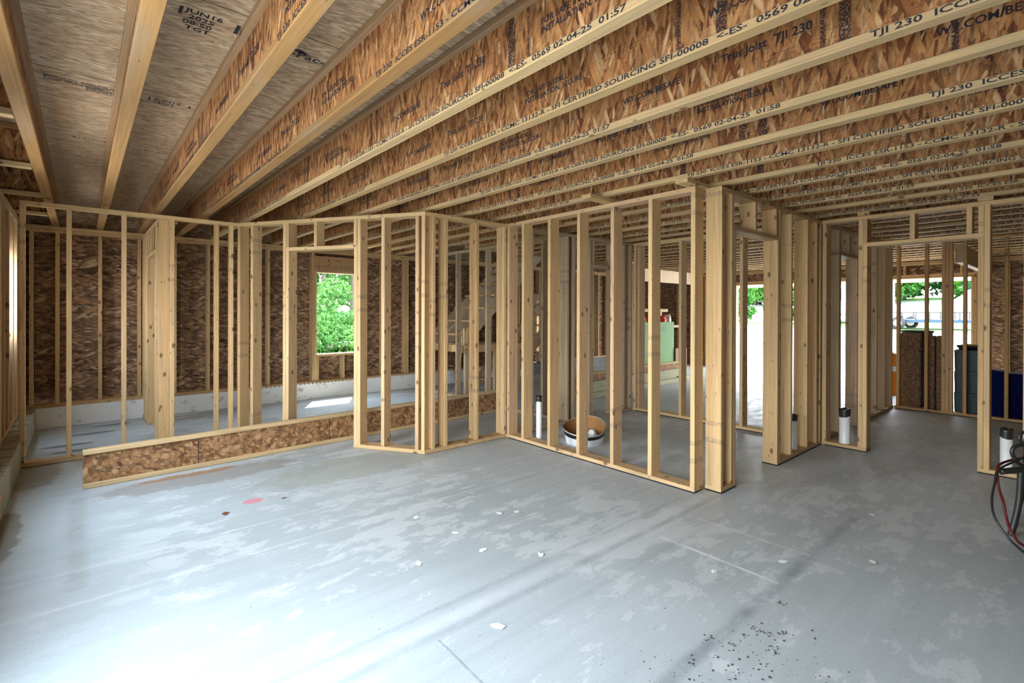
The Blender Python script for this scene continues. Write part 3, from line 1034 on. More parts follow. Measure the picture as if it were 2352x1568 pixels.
sj_ = link('stairwell_beam', box_mesh(4.70, 6.78, 6.505, 6.60, ZJ, ZJ + DJ - 0.001, 0.002), M['wood_grey'])
tag(sj_, 'broad brown beam under the ceiling edge of the stair opening', 'beam')
# blocking between the left wall and the first joist
for i, y in enumerate((0.4, 2.0, 3.68, 4.95, 6.12, 7.3)):
    i_joist('joist_blocking', (LX - LD + 0.02, y, ZJ), 0, (-0.198 - FW) - (LX - LD + 0.02) - 0.003,
            'short I-joist blocking piece between left wall and first joist, %s from the back wall' % ORD[5 - i], 'joist block', 'blocking pieces in the left bay')
# rim board between joist ends at the back is part of the exterior sheathing; a second, rough block near the partition
o = board('scrap_block', (0.70, 7.0, ZJ + 0.02), 0.06, 0.038, 0.16, 'x', 'wood')
o.location.z = ZJ + 0.035
tag(o, 'short scrap block nailed beside a joist above the far left partition', 'wood block')

# ------------------------------------------------------------------ the loose joist on the floor
bj = tag(empty('loose_i_joist', (0.012, 5.113 + FW / 2, 0.002), math.atan2(0.128, 2.243)), 'long loose I-joist lying on edge across the floor through the angled doorway', 'joist')
Lb = 4.38
M['web_floor'] = mat_osb('loose_web_strands', [(0.24, 0.11, 0.045), (0.42, 0.23, 0.10), (0.34, 0.17, 0.07), (0.52, 0.31, 0.15), (0.38, 0.19, 0.08)], (0, 1), (26, 44), 0.35, 0.8, 0.32, wobble=0.02)
_wf = web_mesh(Lb).copy()
_wf.materials.clear()
_wf.materials.append(M['web_floor'])
link('web', _wf, None, bj, (0, 0, 0), (R(90), 0, 0))
for xs_ in (0.78, 1.98, 3.2):
    link('web_joint', box_mesh(xs_, xs_ + 0.006, -WT / 2 - 0.0008, WT / 2 + 0.0008, FH, DJ - FH, 0.0), M['ink'], bj, label='dark glued web joint')
board('bottom_flange', (0, 0, FH / 2), FH, FW, Lb, 'x', 'flange', bj)
board('top_flange', (0, 0, DJ - FH / 2), FH, FW, Lb, 'x', 'flange', bj)

# ------------------------------------------------------------------ pipes stubbing up
for k, (x, y, h_, rr, lab) in enumerate(((3.775, 3.90, 0.47, 0.030, 'thin white pipe stub with a black taped top inside the long central wall'),
                                         (5.37, 1.90, 0.37, 0.031, 'white pipe stub with a black cap beside the studs past the near door opening'),
                                         (6.02, 1.64, 0.385, 0.050, 'wide white pipe stub with a black taped top left of the wide doorway'),
                                         (6.01, 0.44, 0.395, 0.040, 'scuffed white pipe stub at the right, behind the black stand'))):
    r = tag(empty('pipe_stub', (x, y, 0.0)), lab, 'pipe')
    bm = bmesh.new()
    lathe_bm(bm, [(rr, 0.0), (rr, h_), (rr - 0.004, h_), (rr - 0.004, h_ - 0.05), (0.001, h_ - 0.05)], 24)
    link('pipe', bm_mesh(bm, smooth=True), M['pvc'], r)
    bm = bmesh.new()
    seg = 20
    rings = []
    for j in range(4):
        ring = []
        for q in range(seg):
            a = q * 2 * math.pi / seg
            low = h_ - 0.045 - 0.03 * (0.5 + 0.5 * math.cos(a - 0.7 - k)) * (1 if k != 1 else 0.2)
            z = (low, h_ - 0.01, h_ + 0.012 + 0.006 * math.sin(5 * a), h_ + 0.003)[j]
            r_ = rr + (0.0015, 0.003, 0.004 + 0.003 * math.sin(7 * a + k), -rr * 0.6)[j]
            ring.append(bm.verts.new((r_ * math.cos(a), r_ * math.sin(a), z)))
        rings.append(ring)
    for A_, B_ in zip(rings, rings[1:]):
        for q in range(seg):
            bm.faces.new((A_[q], A_[(q + 1) % seg], B_[(q + 1) % seg], B_[q]))
    bm.faces.new(rings[-1])
    link('tape_wrap', bm_mesh(bm, smooth=True), M['tape'], r, label='black tape over the pipe end')

# ------------------------------------------------------------------ cardboard box with scraps, behind the central wall
cb = tag(empty('cardboard_box', (4.10, 3.53, 0.0), R(20)), 'low open cardboard bin with a black printed band, on the floor behind the central wall', 'box')
RB = 0.255


def bin_band(z0f, z1f, r0, seg=48, rimwave=True):
    bm = bmesh.new()
    A_, B_ = [], []
    for q in range(seg):
        a = q * 2 * math.pi / seg
        wv = 0.5 + 0.5 * math.cos(2 * a + 0.4)
        top = 0.16 - 0.055 * math.cos(a - R(-159)) + 0.02 * wv
        for lst, f_ in ((A_, z0f), (B_, z1f)):
            rr = r0 * (0.86 + 0.14 * f_)
            lst.append(bm.verts.new((rr * math.cos(a), rr * 0.88 * math.sin(a), top * f_)))
    for q in range(seg):
        bm.faces.new((A_[q], A_[(q + 1) % seg], B_[(q + 1) % seg], B_[q]))
    return bm


link('outer_wall', bm_mesh(bin_band(0.0, 0.62, RB), smooth=True), M['card_out'], cb, label='white printed cardboard side')
link('black_band', bm_mesh(bin_band(0.60, 0.93, RB + 0.0015), smooth=True), M['card_black'], cb, label='black printed band')
link('rim', bm_mesh(bin_band(0.92, 1.0, RB + 0.002), smooth=True), M['card_out'], cb, label='white cardboard rim')
link('inner_wall', bm_mesh(bin_band(0.02, 0.995, RB - 0.006), smooth=True), M['card_in'], cb, label='brown inside of the box')
bm = bmesh.new()
bmesh.ops.create_circle(bm, cap_ends=True, segments=40, radius=RB * 0.84)
bmesh.ops.scale(bm, vec=(1, 0.88, 1), verts=bm.verts)
link('bottom', bm_mesh(bm), M['card_in'], cb, (0, 0, 0.006))
m_ = text_mesh('TM SPORTS', 0.028)
for v_ in m_.vertices:     # wrap the lettering round the band
    a = R(-62) + v_.co.x / RB
    h_ = 0.11 + v_.co.y
    v_.co = Vector(((RB + 0.004) * 0.97 * math.cos(a), (RB + 0.004) * 0.97 * 0.88 * math.sin(a), h_ + 0.0))
link('band_lettering', m_, M['card_out'], cb, label='small white lettering on the black band')
me = box_mesh(-0.004, 0.004, -0.03, 0.03, 0.02, 0.09, 0.0)
o = link('red_mark', me, M['red'], cb, (RB * 0.90, -0.11, 0.0), (0, 0, R(-25)), 'small red printed mark')


def crumple(name, loc, size, mat, label, cat, seed, sq=(1, 1, 0.7), group=None):
    g = random.Random(seed)
    bm = bmesh.new()
    bmesh.ops.create_icosphere(bm, subdivisions=2, radius=1.0)
    for v in bm.verts:
        k = 1 + g.uniform(-0.28, 0.22)
        v.co = Vector((v.co.x * k * size * sq[0], v.co.y * k * size * sq[1], (v.co.z * k + 0.9) * size * sq[2]))
        v.co.z = max(0.0, v.co.z)
    o = link(name, bm_mesh(bm), mat, None, loc)
    return tag(o, label, cat, group)


crumple('paper_scrap', (4.03, 3.47, 0.008), 0.06, M['white'], 'crumpled white wrapper at the left inside the cardboard bin', 'wrapper', 1)
crumple('paper_scrap', (4.19, 3.50, 0.008), 0.062, M['white'], 'crumpled white wrapper at the right inside the cardboard bin', 'wrapper', 2, (0.8, 0.8, 1.0))
crumple('cream_cup', (4.13, 3.60, 0.008), 0.05, mat_plain('cream_plastic', (0.62, 0.55, 0.42), 0.5), 'cream coloured cup standing behind the wrappers in the bin', 'cup', 3, (0.8, 0.8, 1.6))

# ------------------------------------------------------------------ stacked lumber and panels behind the small room
sj = tag(empty('stacked_i_joist', (6.02, 5.36, 0.091), R(2.5)), 'I-joist lying on edge on blocks behind the treated boards', 'joist')
link('web', web_mesh(3.3), None, sj, (0, 0, 0), (R(90), 0, 0))
board('bottom_flange', (0, 0, FH / 2), FH, FW, 3.3, 'x', 'flange', sj)
board('top_flange', (0, 0, DJ - FH / 2), FH, FW, 3.3, 'x', 'flange', sj)
o = board('treated_board', (5.98, 5.245, 0.178), 0.172, 0.036, 3.5, 'x', 'wood_treated')
o.rotation_euler = (0, R(90), R(2.5))
tag(o, 'upper greenish treated board on edge along the stacked joist', 'board')
o = board('treated_board', (5.98, 5.225, 0.047), 0.088, 0.088, 3.5, 'x', 'wood_treated')
o.rotation_euler = (0, R(90), R(2.5))
tag(o, 'lower square treated timber on the floor under the board stack', 'timber')
for x in (6.2, 7.7, 9.1):
    o = board('floor_block', (x, 5.30, 0.0455), 0.088, 0.14, 0.30, 'y', 'wood_treated')
    o.rotation_euler = (R(-90), 0, R(2.5))
    tag(o, 'short timber block under the %s of the stacked joist' % {6.2: 'near end', 7.7: 'middle', 9.1: 'far end'}[x], 'block')

# framed post with pale edges standing on the stack
pf = tag(empty('framed_post', (7.62, 5.50, 0.0)), 'tall brown panel post with pale narrow edges, standing on edge left of the green sheet', 'post')
link('panel', box_mesh(0.036, 0.25, 0.03, 0.05, 0.0, 2.29, 0.001), M['wood_orange'], pf)
board('edge_strip', (0.018, 0.045, 0.0), 0.034, 0.088, 2.30, 'z', 'wood_pale', pf)
board('edge_strip', (0.268, 0.045, 0.0), 0.034, 0.088, 2.30, 'z', 'wood_pale', pf)
board('cap_strip', (0.0, 0.045, 2.318), 0.034, 0.088, 0.286, 'x', 'wood_pale', pf)
o = board('loose_stud', (6.32, 5.50, 0.0), 0.05, 0.088, 2.09, 'z', 'wood_pale')
tag(o, 'thin sunlit stud seen through the narrow door opening', 'stud')
o = board('loose_stud', (6.56, 5.52, 0.0), 0.15, 0.04, 2.10, 'z', 'wood_orange')
tag(o, 'broad orange board upright just right of the thin sunlit stud', 'board')

# green sheathing panel
gp = tag(empty('green_panel', (8.15, 5.72, 0.0), R(2.0)), 'bright green sheathing sheet standing behind the board stack', 'panel')
GREEN = mat_plain('green_coated_sheathing', (0.085, 0.21, 0.028), 0.6, 0.12, 6)
link('sheet', box_mesh(0.0, 1.45, 0.0, 0.014, 0.0, 1.19, 0.001), GREEN, gp)
for body, x, z, sz in (('wall', 0.84, 1.0, 0.16), ('7/16 in. panel\nEXPOSURE 1', 0.30, 1.08, 0.05), ('SYSTEM', 0.28, 0.50, 0.13)):
    link('panel_lettering', text_mesh(body, sz), mat_plain('dark_green_print', (0.03, 0.16, 0.04), 0.6), gp, (x, -0.0008, z), (R(90), 0, 0), 'dark green printed lettering')
o = link('brown_panel', box_mesh(0, 0.5, 0, 0.012, 0.0, 0.62, 0.001), M['osb_board'], None, (9.62, 5.74, 0.0), (0, 0, R(3)))
tag(o, 'brown strand board offcut right of the green sheet', 'panel')
# shelf plank and bags above the green sheet
sh = link('shelf_plank', box_mesh(9.2, 11.2, 6.9, 7.2, 1.40, 1.475, 0.003), M['wood_grey'])
tag(sh, 'thick plank shelf against the dark wall above the green sheet', 'shelf')
for x in (9.35, 11.05):
    o = board('shelf_post', (x, 7.05, 0.0), 0.088, 0.088, 1.40, 'z', 'wood_grey')
    tag(o, '%s post under the thick plank shelf' % ('near' if x < 10 else 'far'), 'post')
tb = link('work_table', box_mesh(8.5, 10.6, 6.05, 6.6, 1.05, 1.10, 0.003), M['wood_grey'])
tag(tb, 'plain plank table behind the green sheet, carrying bags', 'table')
for x in (8.55, 10.5):
    for y in (6.1, 6.5):
        board('leg', (x, y, 0.0), 0.06, 0.06, 1.05, 'z', 'wood_grey', tb)
for k, (x, w_, m_, lab) in enumerate(((8.66, 0.10, 'white', 'white bag at the left end of the row above the green sheet'), (8.83, 0.09, 'red', 'red bag between white ones above the green sheet'),
                                      (8.99, 0.11, 'white', 'white crumpled bag next to the yellow one above the green sheet'), (9.17, 0.08, 'yellow', 'yellow bag in the row above the green sheet'),
                                      (9.32, 0.09, 'red', 'second red bag, right of the yellow one'), (9.52, 0.12, 'white', 'large pale bag leaning right of the red bags'),
                                      (9.95, 0.10, 'red', 'red and yellow bag at the right end of the row'), (10.12, 0.10, 'white', 'white bag at the far right end of the row'))):
    crumple('plastic_bag', (x, 6.25, 1.101), w_, M[m_], lab, 'bag', 10 + k, (0.8, 0.8, 1.35), 'bags above the green sheet')

# ------------------------------------------------------------------ stairs and landing
ld = tag(empty('stair_landing', (4.84, 6.66, 0.0)), 'wooden half landing platform below the stairs', 'stair landing')
LZ = 0.86
link('deck', box_mesh(-0.10, 0.75, 0.0, 1.35, LZ - 0.02, LZ, 0.001), M['wood_grey'], ld)
board('rim_beam', (-0.10, -0.02, LZ - 0.08), 0.12, TH, 1.6, 'x', 'wood_orange', ld)
board('rim_beam', (-0.12, 0.0, LZ - 0.08), TH, 0.12, 1.35, 'y', 'wood_orange', ld)
for p in ((-0.02, 0.04), (-0.02, 1.28), (0.66, 1.28), (0.60, 0.04), (1.1, 0.04)):
    board('post', (p[0], p[1], 0.0), 0.088, 0.06, LZ - 0.02, 'z', 'wood_grey', ld)
fs = tag(empty('staircase', (4.80, 6.80, LZ)), 'rough wooden stair flight rising to the right behind the stud walls', 'stairs')
run, rise = 1.88, 1.81
ang = math.atan2(rise, run)
Ls = math.hypot(run, rise)


def stringer(y, parent):
    """straight 2x12 stringer, plumb cut at the foot"""
    prof = [(0.0, -0.02), (0.10, -0.02), (run, rise - 0.24), (run, rise + 0.0), (0.0, 0.19)]
    bm = bmesh.new()
    a = [bm.verts.new((x, y, z)) for x, z in prof]
    b = [bm.verts.new((x, y + TH, z)) for x, z in prof]
    bm.faces.new(a)
    bm.faces.new(list(reversed(b)))
    for i in range(len(prof)):
        j = (i + 1) % len(prof)
        bm.faces.new((a[j], a[i], b[i], b[j]))
    bmesh.ops.recalc_face_normals(bm, faces=bm.faces)
    return link('stringer', bm_mesh(bm), M['wood_grey'], parent)


for y in (0.0, 0.42, 0.85):
    stringer(y, fs)
for i in range(8):
    link('tread', box_mesh(run * i / 8 - 0.02, run * (i + 1) / 8, -0.01, 0.90, rise * (i + 0.6) / 8 - 0.004, rise * (i + 0.6) / 8 + 0.028, 0.002), M['wood_orange'], fs)
lf = tag(empty('lower_staircase', (5.72, 6.90, 0.0)), 'lower wooden stair flight, parallel under the upper one', 'stairs')
run, rise = 1.65, 1.60
for y in (0.0, 0.7):
    stringer(y, lf)
for i in range(8):
    link('tread', box_mesh(run * i / 8 - 0.02, run * (i + 1) / 8, -0.01, 0.76, rise * (i + 0.6) / 8 - 0.004, rise * (i + 0.6) / 8 + 0.02, 0.002), M['wood_orange'], lf)
o = board('temporary_brace', (4.80, 6.70, LZ), 0.09, 0.036, 0.26, 'z', 'wood')
tag(o, 'short upright wood block on the corner of the half landing', 'wood block')
sr = tube('hanging_cord', [(4.66, 6.60, 0.78), (4.50, 6.42, 0.60), (4.30, 6.22, 0.38), (4.02, 6.0, 0.10), (3.9, 5.9, 0.012), (3.7, 5.75, 0.008), (3.5, 5.8, 0.008)], 0.005, mat_plain('tan_rope', (0.35, 0.24, 0.12), 0.8), n=4, seg=6)
tag(sr, 'thin tan cord hanging from the landing down to the floor', 'cord')

# ------------------------------------------------------------------ bins and boards behind the garage side wall
for k, (y0, y1, x, z, lab) in enumerate(((1.555, 1.79, 9.16, 1.10, 'tall brown insulation board nearest the doorway post'),
                                         (1.405, 1.50, 9.20, 1.07, 'dark brown insulation slab in the middle of the upright row'),
                                         (1.325, 1.395, 9.22, 1.07, 'narrow dark insulation slab at the right of the upright row'))):
    o = link('insulation_board', box_mesh(x, x + 0.10 + 0.04 * k, y0, y1, 0.0, z, 0.008), M['osb_board'])
    o.data = o.data.copy()
    tag(o, lab, 'insulation board', 'upright insulation boards')
# board faces point to -X: use a strand material mapped on y/z
M['osb_yz'] = mat_osb('insulation_fibres', [(0.13, 0.075, 0.035), (0.22, 0.13, 0.06), (0.17, 0.10, 0.045), (0.27, 0.17, 0.085)], (1, 2), (60, 90), 0.3, 0.9, 0.3)
for o in bpy.data.objects:
    if o.name.startswith('insulation_board'):
        o.data.materials[0] = M['osb_yz']


def tote(name, x0, x1, y0, y1, z0, z1, mat, label, cat, group, ribs=3):
    r = tag(empty(name, ((x0 + x1) / 2, (y0 + y1) / 2, z0)), label, cat, group)
    hx, hy, H_ = (x1 - x0) / 2, (y1 - y0) / 2, z1 - z0
    bm = bmesh.new()
    A_ = [bm.verts.new((sx * hx * 0.90, sy * hy * 0.90, 0)) for sx, sy in ((-1, -1), (1, -1), (1, 1), (-1, 1))]
    B_ = [bm.verts.new((sx * hx * 0.97, sy * hy * 0.97, H_ * 0.86)) for sx, sy in ((-1, -1), (1, -1), (1, 1), (-1, 1))]
    for i in range(4):
        bm.faces.new((A_[i], A_[(i + 1) % 4], B_[(i + 1) % 4], B_[i]))
    bm.faces.new(list(reversed(A_)))
    bm.faces.new(B_)
    for i in range(ribs):
        yy = -hy * 0.7 + 1.4 * hy * i / max(1, ribs - 1)
        add_box(bm, -hx * 0.99, -hx * 0.88, yy - 0.006, yy + 0.006, H_ * 0.05, H_ * 0.84, 0.002)
    link('body', bm_mesh(bm), mat, r)
    bm = bmesh.new()
    add_box(bm, -hx, hx, -hy, hy, H_ * 0.86, H_ * 0.995, 0.008)
    link('lid', bm_mesh(bm), mat, r)
    return r


lv = ['bottom', 'middle', 'top']
for c, (ya, yb, wh) in enumerate(((1.075, 1.20, 'left'), (0.89, 1.065, 'right'))):
    for j in range(3):
        tote('storage_tote', 9.22, 9.62, ya, yb, 0.295 * j, 0.295 * (j + 1), M['totes'],
             'grey-green storage bin, %s of the %s stack behind the garage side wall' % (lv[j], wh), 'storage bin', 'grey-green storage bins', 2)
for c, (ya, yb, wh) in enumerate(((0.70, 0.86, 'left'), (0.50, 0.66, 'right'))):
    tote('blue_bin', 9.16, 9.5, ya, yb, 0.0, 0.63 - 0.02 * c, M['blue'], 'deep blue plastic bin, %s one of the pair' % wh, 'bin', 'blue bins', 3)


def tub(loc, rad, h_, mat, label, fill=None):
    r = tag(empty('round_tub', loc), label, 'tub')
    bm = bmesh.new()
    lathe_bm(bm, [(rad * 0.85, 0.0), (rad, h_ - 0.03), (rad + 0.012, h_ - 0.03), (rad + 0.014, h_), (rad - 0.008, h_), (rad * 0.84, 0.02), (0.001, 0.02)], 32)
    link('body', bm_mesh(bm, smooth=True), mat, r)
    if fill:
        bm = bmesh.new()
        lathe_bm(bm, [(0.001, h_ + 0.02), (rad * 0.7, h_ + 0.01), (rad - 0.01, h_ - 0.01)], 24)
        link('contents', bm_mesh(bm, smooth=True), fill, r, label='yellow contents heaped in the tub')
    return r


tub((9.62, 1.68, 0.0), 0.19, 1.13, M['steel_black'], 'tall black tub whose rim curves above the brown boards')
tub((9.42, 1.07, 0.886), 0.12, 0.06, M['steel_black'], 'shallow black tub with yellow contents on top of the grey-green bins', M['yellow'])
oc = tag(empty('orange_drum', (10.6, 2.28, 0.0)), 'orange drum with white bands standing in the garage', 'drum')
bm = bmesh.new()
lathe_bm(bm, [(0.001, 0), (0.26, 0.0), (0.26, 0.05), (0.2, 0.07), (0.17, 0.68), (0.12, 0.72), (0.001, 0.72)], 24)
link('body', bm_mesh(bm, smooth=True), M['orange'], oc)
for z in (0.14, 0.36):
    bm = bmesh.new()
    lathe_bm(bm, [(0.196 - 0.03 * z, z), (0.192 - 0.03 * z, z + 0.12)], 24)
    link('white_band', bm_mesh(bm, smooth=True), M['white'], oc, label='white reflective band')

# ------------------------------------------------------------------ black stand with cables at the right
sd = tag(empty('tool_stand', (4.381, 0.300, 0.0)), 'black steel tool stand with curved handles at the right edge', 'tool stand')


def off(pts, c=(4.381, 0.300, 0.0)):
    return [(p[0] - c[0], p[1] - c[1], p[2] - c[2]) for p in pts]


tube('leg', off([(4.381, 0.30, 0.012), (4.405, 0.28, 0.12), (4.424, 0.265, 0.25), (4.43, 0.259, 0.43)]), 0.017, M['steel_black'], sd)
tube('leg', off([(4.60, 0.30, 0.012), (4.635, 0.28, 0.15), (4.665, 0.25, 0.30), (4.66, 0.22, 0.43)]), 0.017, M['steel_black'], sd)
tube('leg', off([(4.62, -0.20, 0.012), (4.63, -0.12, 0.20), (4.62, -0.05, 0.43)]), 0.017, M['steel_black'], sd)
tube('arm', off([(4.335, 0.342, 0.41), (4.38, 0.30, 0.418), (4.45, 0.24, 0.425), (4.66, 0.06, 0.43)]), 0.019, M['steel_black'], sd)
tube('handle', off([(4.56, 0.20, 0.40), (4.516, 0.251, 0.431), (4.487, 0.276, 0.450), (4.462, 0.298, 0.499), (4.459, 0.30, 0.532), (4.474, 0.287, 0.555), (4.512, 0.255, 0.563), (4.553, 0.218, 0.541), (4.6, 0.18, 0.50), (4.62, 0.15, 0.42)]), 0.011, M['steel_black'], sd)
tube('handle', off([(4.76, 0.22, 0.46), (4.731, 0.263, 0.525), (4.713, 0.278, 0.543), (4.707, 0.284, 0.572), (4.718, 0.275, 0.601), (4.739, 0.256, 0.61), (4.761, 0.237, 0.593), (4.78, 0.21, 0.54), (4.77, 0.18, 0.44)]), 0.010, M['steel_black'], sd)
link('motor_body', box_mesh(0.18, 0.46, -0.30, -0.04, 0.415, 0.60, 0.02), M['steel_black'], sd)
c1 = tube('black_cable', [(4.70, 0.18, 0.47), (4.615, 0.245, 0.475), (4.487, 0.276, 0.468), (4.309, 0.350, 0.425), (4.237, 0.36, 0.354), (4.154, 0.365, 0.279), (4.093, 0.352, 0.207), (4.058, 0.316, 0.141), (4.045, 0.261, 0.075), (4.10, 0.18, 0.012), (4.3, 0.02, 0.008), (4.7, -0.2, 0.008)], 0.0065, M['tape'], seg=8)
tag(c1, 'black cable looping from the tool stand down to the floor', 'cable')
c2 = tube('red_hose', [(4.66, 0.22, 0.47), (4.53, 0.304, 0.455), (4.337, 0.352, 0.445), (4.283, 0.352, 0.387), (4.264, 0.342, 0.314), (4.288, 0.325, 0.234), (4.262, 0.31, 0.153), (4.219, 0.282, 0.080), (4.25, 0.22, 0.012), (4.45, 0.05, 0.009), (4.8, -0.1, 0.009)], 0.0075, M['red_cable'], seg=8)
tag(c2, 'dark red hose hanging from the tool stand beside the black cable', 'hose')

# ------------------------------------------------------------------ litter on the slab
lr = random.Random(11)


def flake(name, x, y, s, mat, label, cat, group=None, seed=0):
    g = random.Random(seed)
    bm = bmesh.new()
    n = 9
    ring = [bm.verts.new((s * (0.7 + g.random() * 0.6) * math.cos(k * 2 * math.pi / n), s * 0.65 * (0.7 + g.random() * 0.6) * math.sin(k * 2 * math.pi / n), 0.0015 + g.random() * s * 0.12)) for k in range(n)]
    c_ = bm.verts.new((0, 0, s * 0.16))
    for k in range(n):
        bm.faces.new((ring[k], ring[(k + 1) % n], c_))
    o = link(name, bm_mesh(bm), mat, None, (x, y, 0.0), (0, 0, g.uniform(0, 6)))
    return tag(o, label, cat, group)


M['leafbrown'] = mat_plain('dry_brown_leaf', (0.16, 0.07, 0.03), 0.8)
flake('dry_leaf', 0.755, 3.884, 0.032, M['leafbrown'], 'curled dry brown leaf near the pink paint spot', 'leaf', None, 1)
flake('dry_leaf', 1.15, 3.92, 0.018, M['leafbrown'], 'tiny brown leaf bit right of the pink paint spot', 'leaf', None, 2)
ws = [(1.716, 2.968), (1.786, 2.603), (1.785, 2.309), (1.402, 1.699), (2.195, 2.654), (4.14, 0.962), (2.981, 1.104), (3.362, 0.776), (2.584, 1.308), (1.418, 2.418), (2.0, 2.05), (2.3, 2.6)]
rank = {k: r_ for r_, k in enumerate(sorted(range(len(ws)), key=lambda q: math.hypot(*ws[q])))}
for k, (x, y) in enumerate(ws):
    flake('plaster_chip', x, y, 0.026 if k != 3 else 0.034, M['white'], ('large white chip nearest the camera' if k == 3 else 'small white chip on the concrete floor, %s by distance from the camera' % ORD[rank[k]]), 'chip', 'white chips on the slab', 20 + k)
bm = bmesh.new()


def crumb(x, y, s):
    r_ = bmesh.ops.create_icosphere(bm, subdivisions=1, radius=s)
    for v in r_['verts']:
        v.co = Vector((x + v.co.x * lr.uniform(0.7, 1.5), y + v.co.y * lr.uniform(0.7, 1.5), max(0.0, v.co.z * 0.5 + s * 0.35)))


for _ in range(320):
    f_ = lr.random()
    a_ = lr.gauss(0, 0.12)
    if f_ < 0.55:   # band of mud crumbs running from the bottom of the picture to the right
        t_ = lr.random()
        crumb(2.25 - 0.75 * t_ + a_ + lr.gauss(0, 0.1), 1.05 - 0.05 * t_ + lr.gauss(0, 0.13) - 0.3 * (1 - t_), lr.choice((0.0015, 0.002, 0.003, 0.0045)))
    else:
        crumb(lr.uniform(0.6, 3.0), lr.uniform(0.5, 2.6), lr.choice((0.001, 0.0015, 0.002)))
for _ in range(9):
    cx_, cy_ = 1.95 + lr.gauss(0, 0.22), 0.95 + lr.gauss(0, 0.10)
    for __ in range(12):
        crumb(cx_ + lr.gauss(0, 0.012), cy_ + lr.gauss(0, 0.012), lr.choice((0.002, 0.0035)))
mc = link('mud_crumbs', bm_mesh(bm), mat_plain('dark_mud', (0.07, 0.055, 0.04), 0.9))
mc['kind'] = 'stuff'
mc['label'] = 'dark dried mud crumbs scattered over the slab'

# ------------------------------------------------------------------ outdoors
N = 90
bm = bmesh.new()


def gz(x, y):
    d = max(0.0, x - 15.0)
    z = -0.12 + 0.024 * d + 0.0 if d < 26 else -0.12 + 0.024 * 26 + 0.075 * (d - 26)
    if y > 9:
        z = max(z, -0.12 + 0.10 * (y - 9.0))
    if y > 9 and x > 14:
        z = min(z, 3 + 0.02 * y)
    return z + 0.04 * math.sin(x * 1.3) * math.cos(y * 0.9) * (1 if (x > 14 or y > 9) else 0)


grid = {}
xs = list(np.linspace(-30, -1.0, 12)) + list(np.linspace(0, 16, 24)) + list(np.linspace(17, 120, 60))
ys = list(np.linspace(-50, -4, 14)) + list(np.linspace(-3.2, 8.6, 16)) + list(np.linspace(9, 90, 40))
for i, x in enumerate(xs):
    for j, y in enumerate(ys):
        z = gz(x, y)
        if -1.0 <= x <= 13.2 and -3.4 <= y <= 8.7:
            z = -0.16
        grid[i, j] = bm.verts.new((x, y, z))
for i in range(len(xs) - 1):
    for j in range(len(ys) - 1):
        bm.faces.new((grid[i, j], grid[i + 1, j], grid[i + 1, j + 1], grid[i, j + 1]))
struct(link('ground', bm_mesh(bm, smooth=True), M['ground']), 'pale gravel yard rising to grass outside')


def leaf_cloud(n, blobs, size, seed):
    g = np.random.default_rng(seed)
    b = np.array(blobs)
    idx = g.integers(0, len(b), n)
    d = g.normal(size=(n, 3))
    d /= np.linalg.norm(d, axis=1)[:, None]
    rad = g.random(n) ** 0.4
    c = b[idx, :3] + d * (rad * b[idx, 3])[:, None] * np.array([1, 1, 0.8])
    u = g.normal(size=(n, 3))
    u /= np.linalg.norm(u, axis=1)[:, None]
    w = np.cross(u, g.normal(size=(n, 3)))
    w /= np.linalg.norm(w, axis=1)[:, None]
    s = size * (0.6 + 0.8 * g.random(n))[:, None]
    v = np.stack([c - u * s, c + w * s * 0.55, c + u * s, c - w * s * 0.55], axis=1).reshape(-1, 3)
    me = bpy.data.meshes.new('foliage')
    me.vertices.add(4 * n)
    me.vertices.foreach_set('co', v.astype(np.float32).ravel())
    me.loops.add(4 * n)
    me.loops.foreach_set('vertex_index', np.arange(4 * n, dtype=np.int32))
    me.polygons.add(n)
    me.polygons.foreach_set('loop_start', np.arange(0, 4 * n, 4, dtype=np.int32))
    me.update(calc_edges=True)
    me.validate()
    return me


def crown(seed, w_, h_, base, k=14):
    g = random.Random(seed)
    out = []
    for _ in range(k):
        t_ = g.random()
        z = base + t_ * (h_ - base)
        rr = w_ * (0.35 + 0.65 * math.sin(math.pi * min(0.95, 0.15 + t_ * 0.85)))
        a = g.uniform(0, 6.28)
        q = rr * g.random() ** 0.5 * 0.75
        out.append((q * math.cos(a), q * math.sin(a), z, w_ * g.uniform(0.25, 0.45)))
    return out


def trunk_mesh(h_, r_, seed):
    g = random.Random(seed)
    bm = bmesh.new()
    pts = [(0, 0, -0.3)]
    for i in range(1, 6):
        pts.append((g.uniform(-0.1, 0.1) * i * 0.4, g.uniform(-0.1, 0.1) * i * 0.4, h_ * i / 5))
    tube_bm(bm, pts, [r_ * (1 - 0.14 * i) for i in range(6)], 8)
    for _ in range(5):
        z = h_ * g.uniform(0.35, 0.85)
        a = g.uniform(0, 6.28)
        l_ = h_ * 0.22
        tube_bm(bm, [(0, 0, z), (l_ * 0.5 * math.cos(a), l_ * 0.5 * math.sin(a), z + l_ * 0.4), (l_ * math.cos(a), l_ * math.sin(a), z + l_ * 0.9)], [r_ * 0.4, r_ * 0.28, r_ * 0.1], 6)
    return bm_mesh(bm, smooth=True)


protoA = [(leaf_cloud(7000, crown(s, 2.2, 6.5, 0.3, 16), 0.075, s), trunk_mesh(5.5, 0.09, s)) for s in (1, 2, 3)]
protoB = [(leaf_cloud(3500, crown(s, 4.5, 11.0, 1.0, 18), 0.34, s), trunk_mesh(9, 0.25, s)) for s in (4, 5, 6)]
protoC = [leaf_cloud(3500, [(0.5 * math.cos(a), 0.5 * math.sin(a), 0.45, 0.5) for a in (0, 1.5, 3, 4.5)] + [(0, 0, 0.8, 0.45)], 0.05, s) for s in (7, 8)]


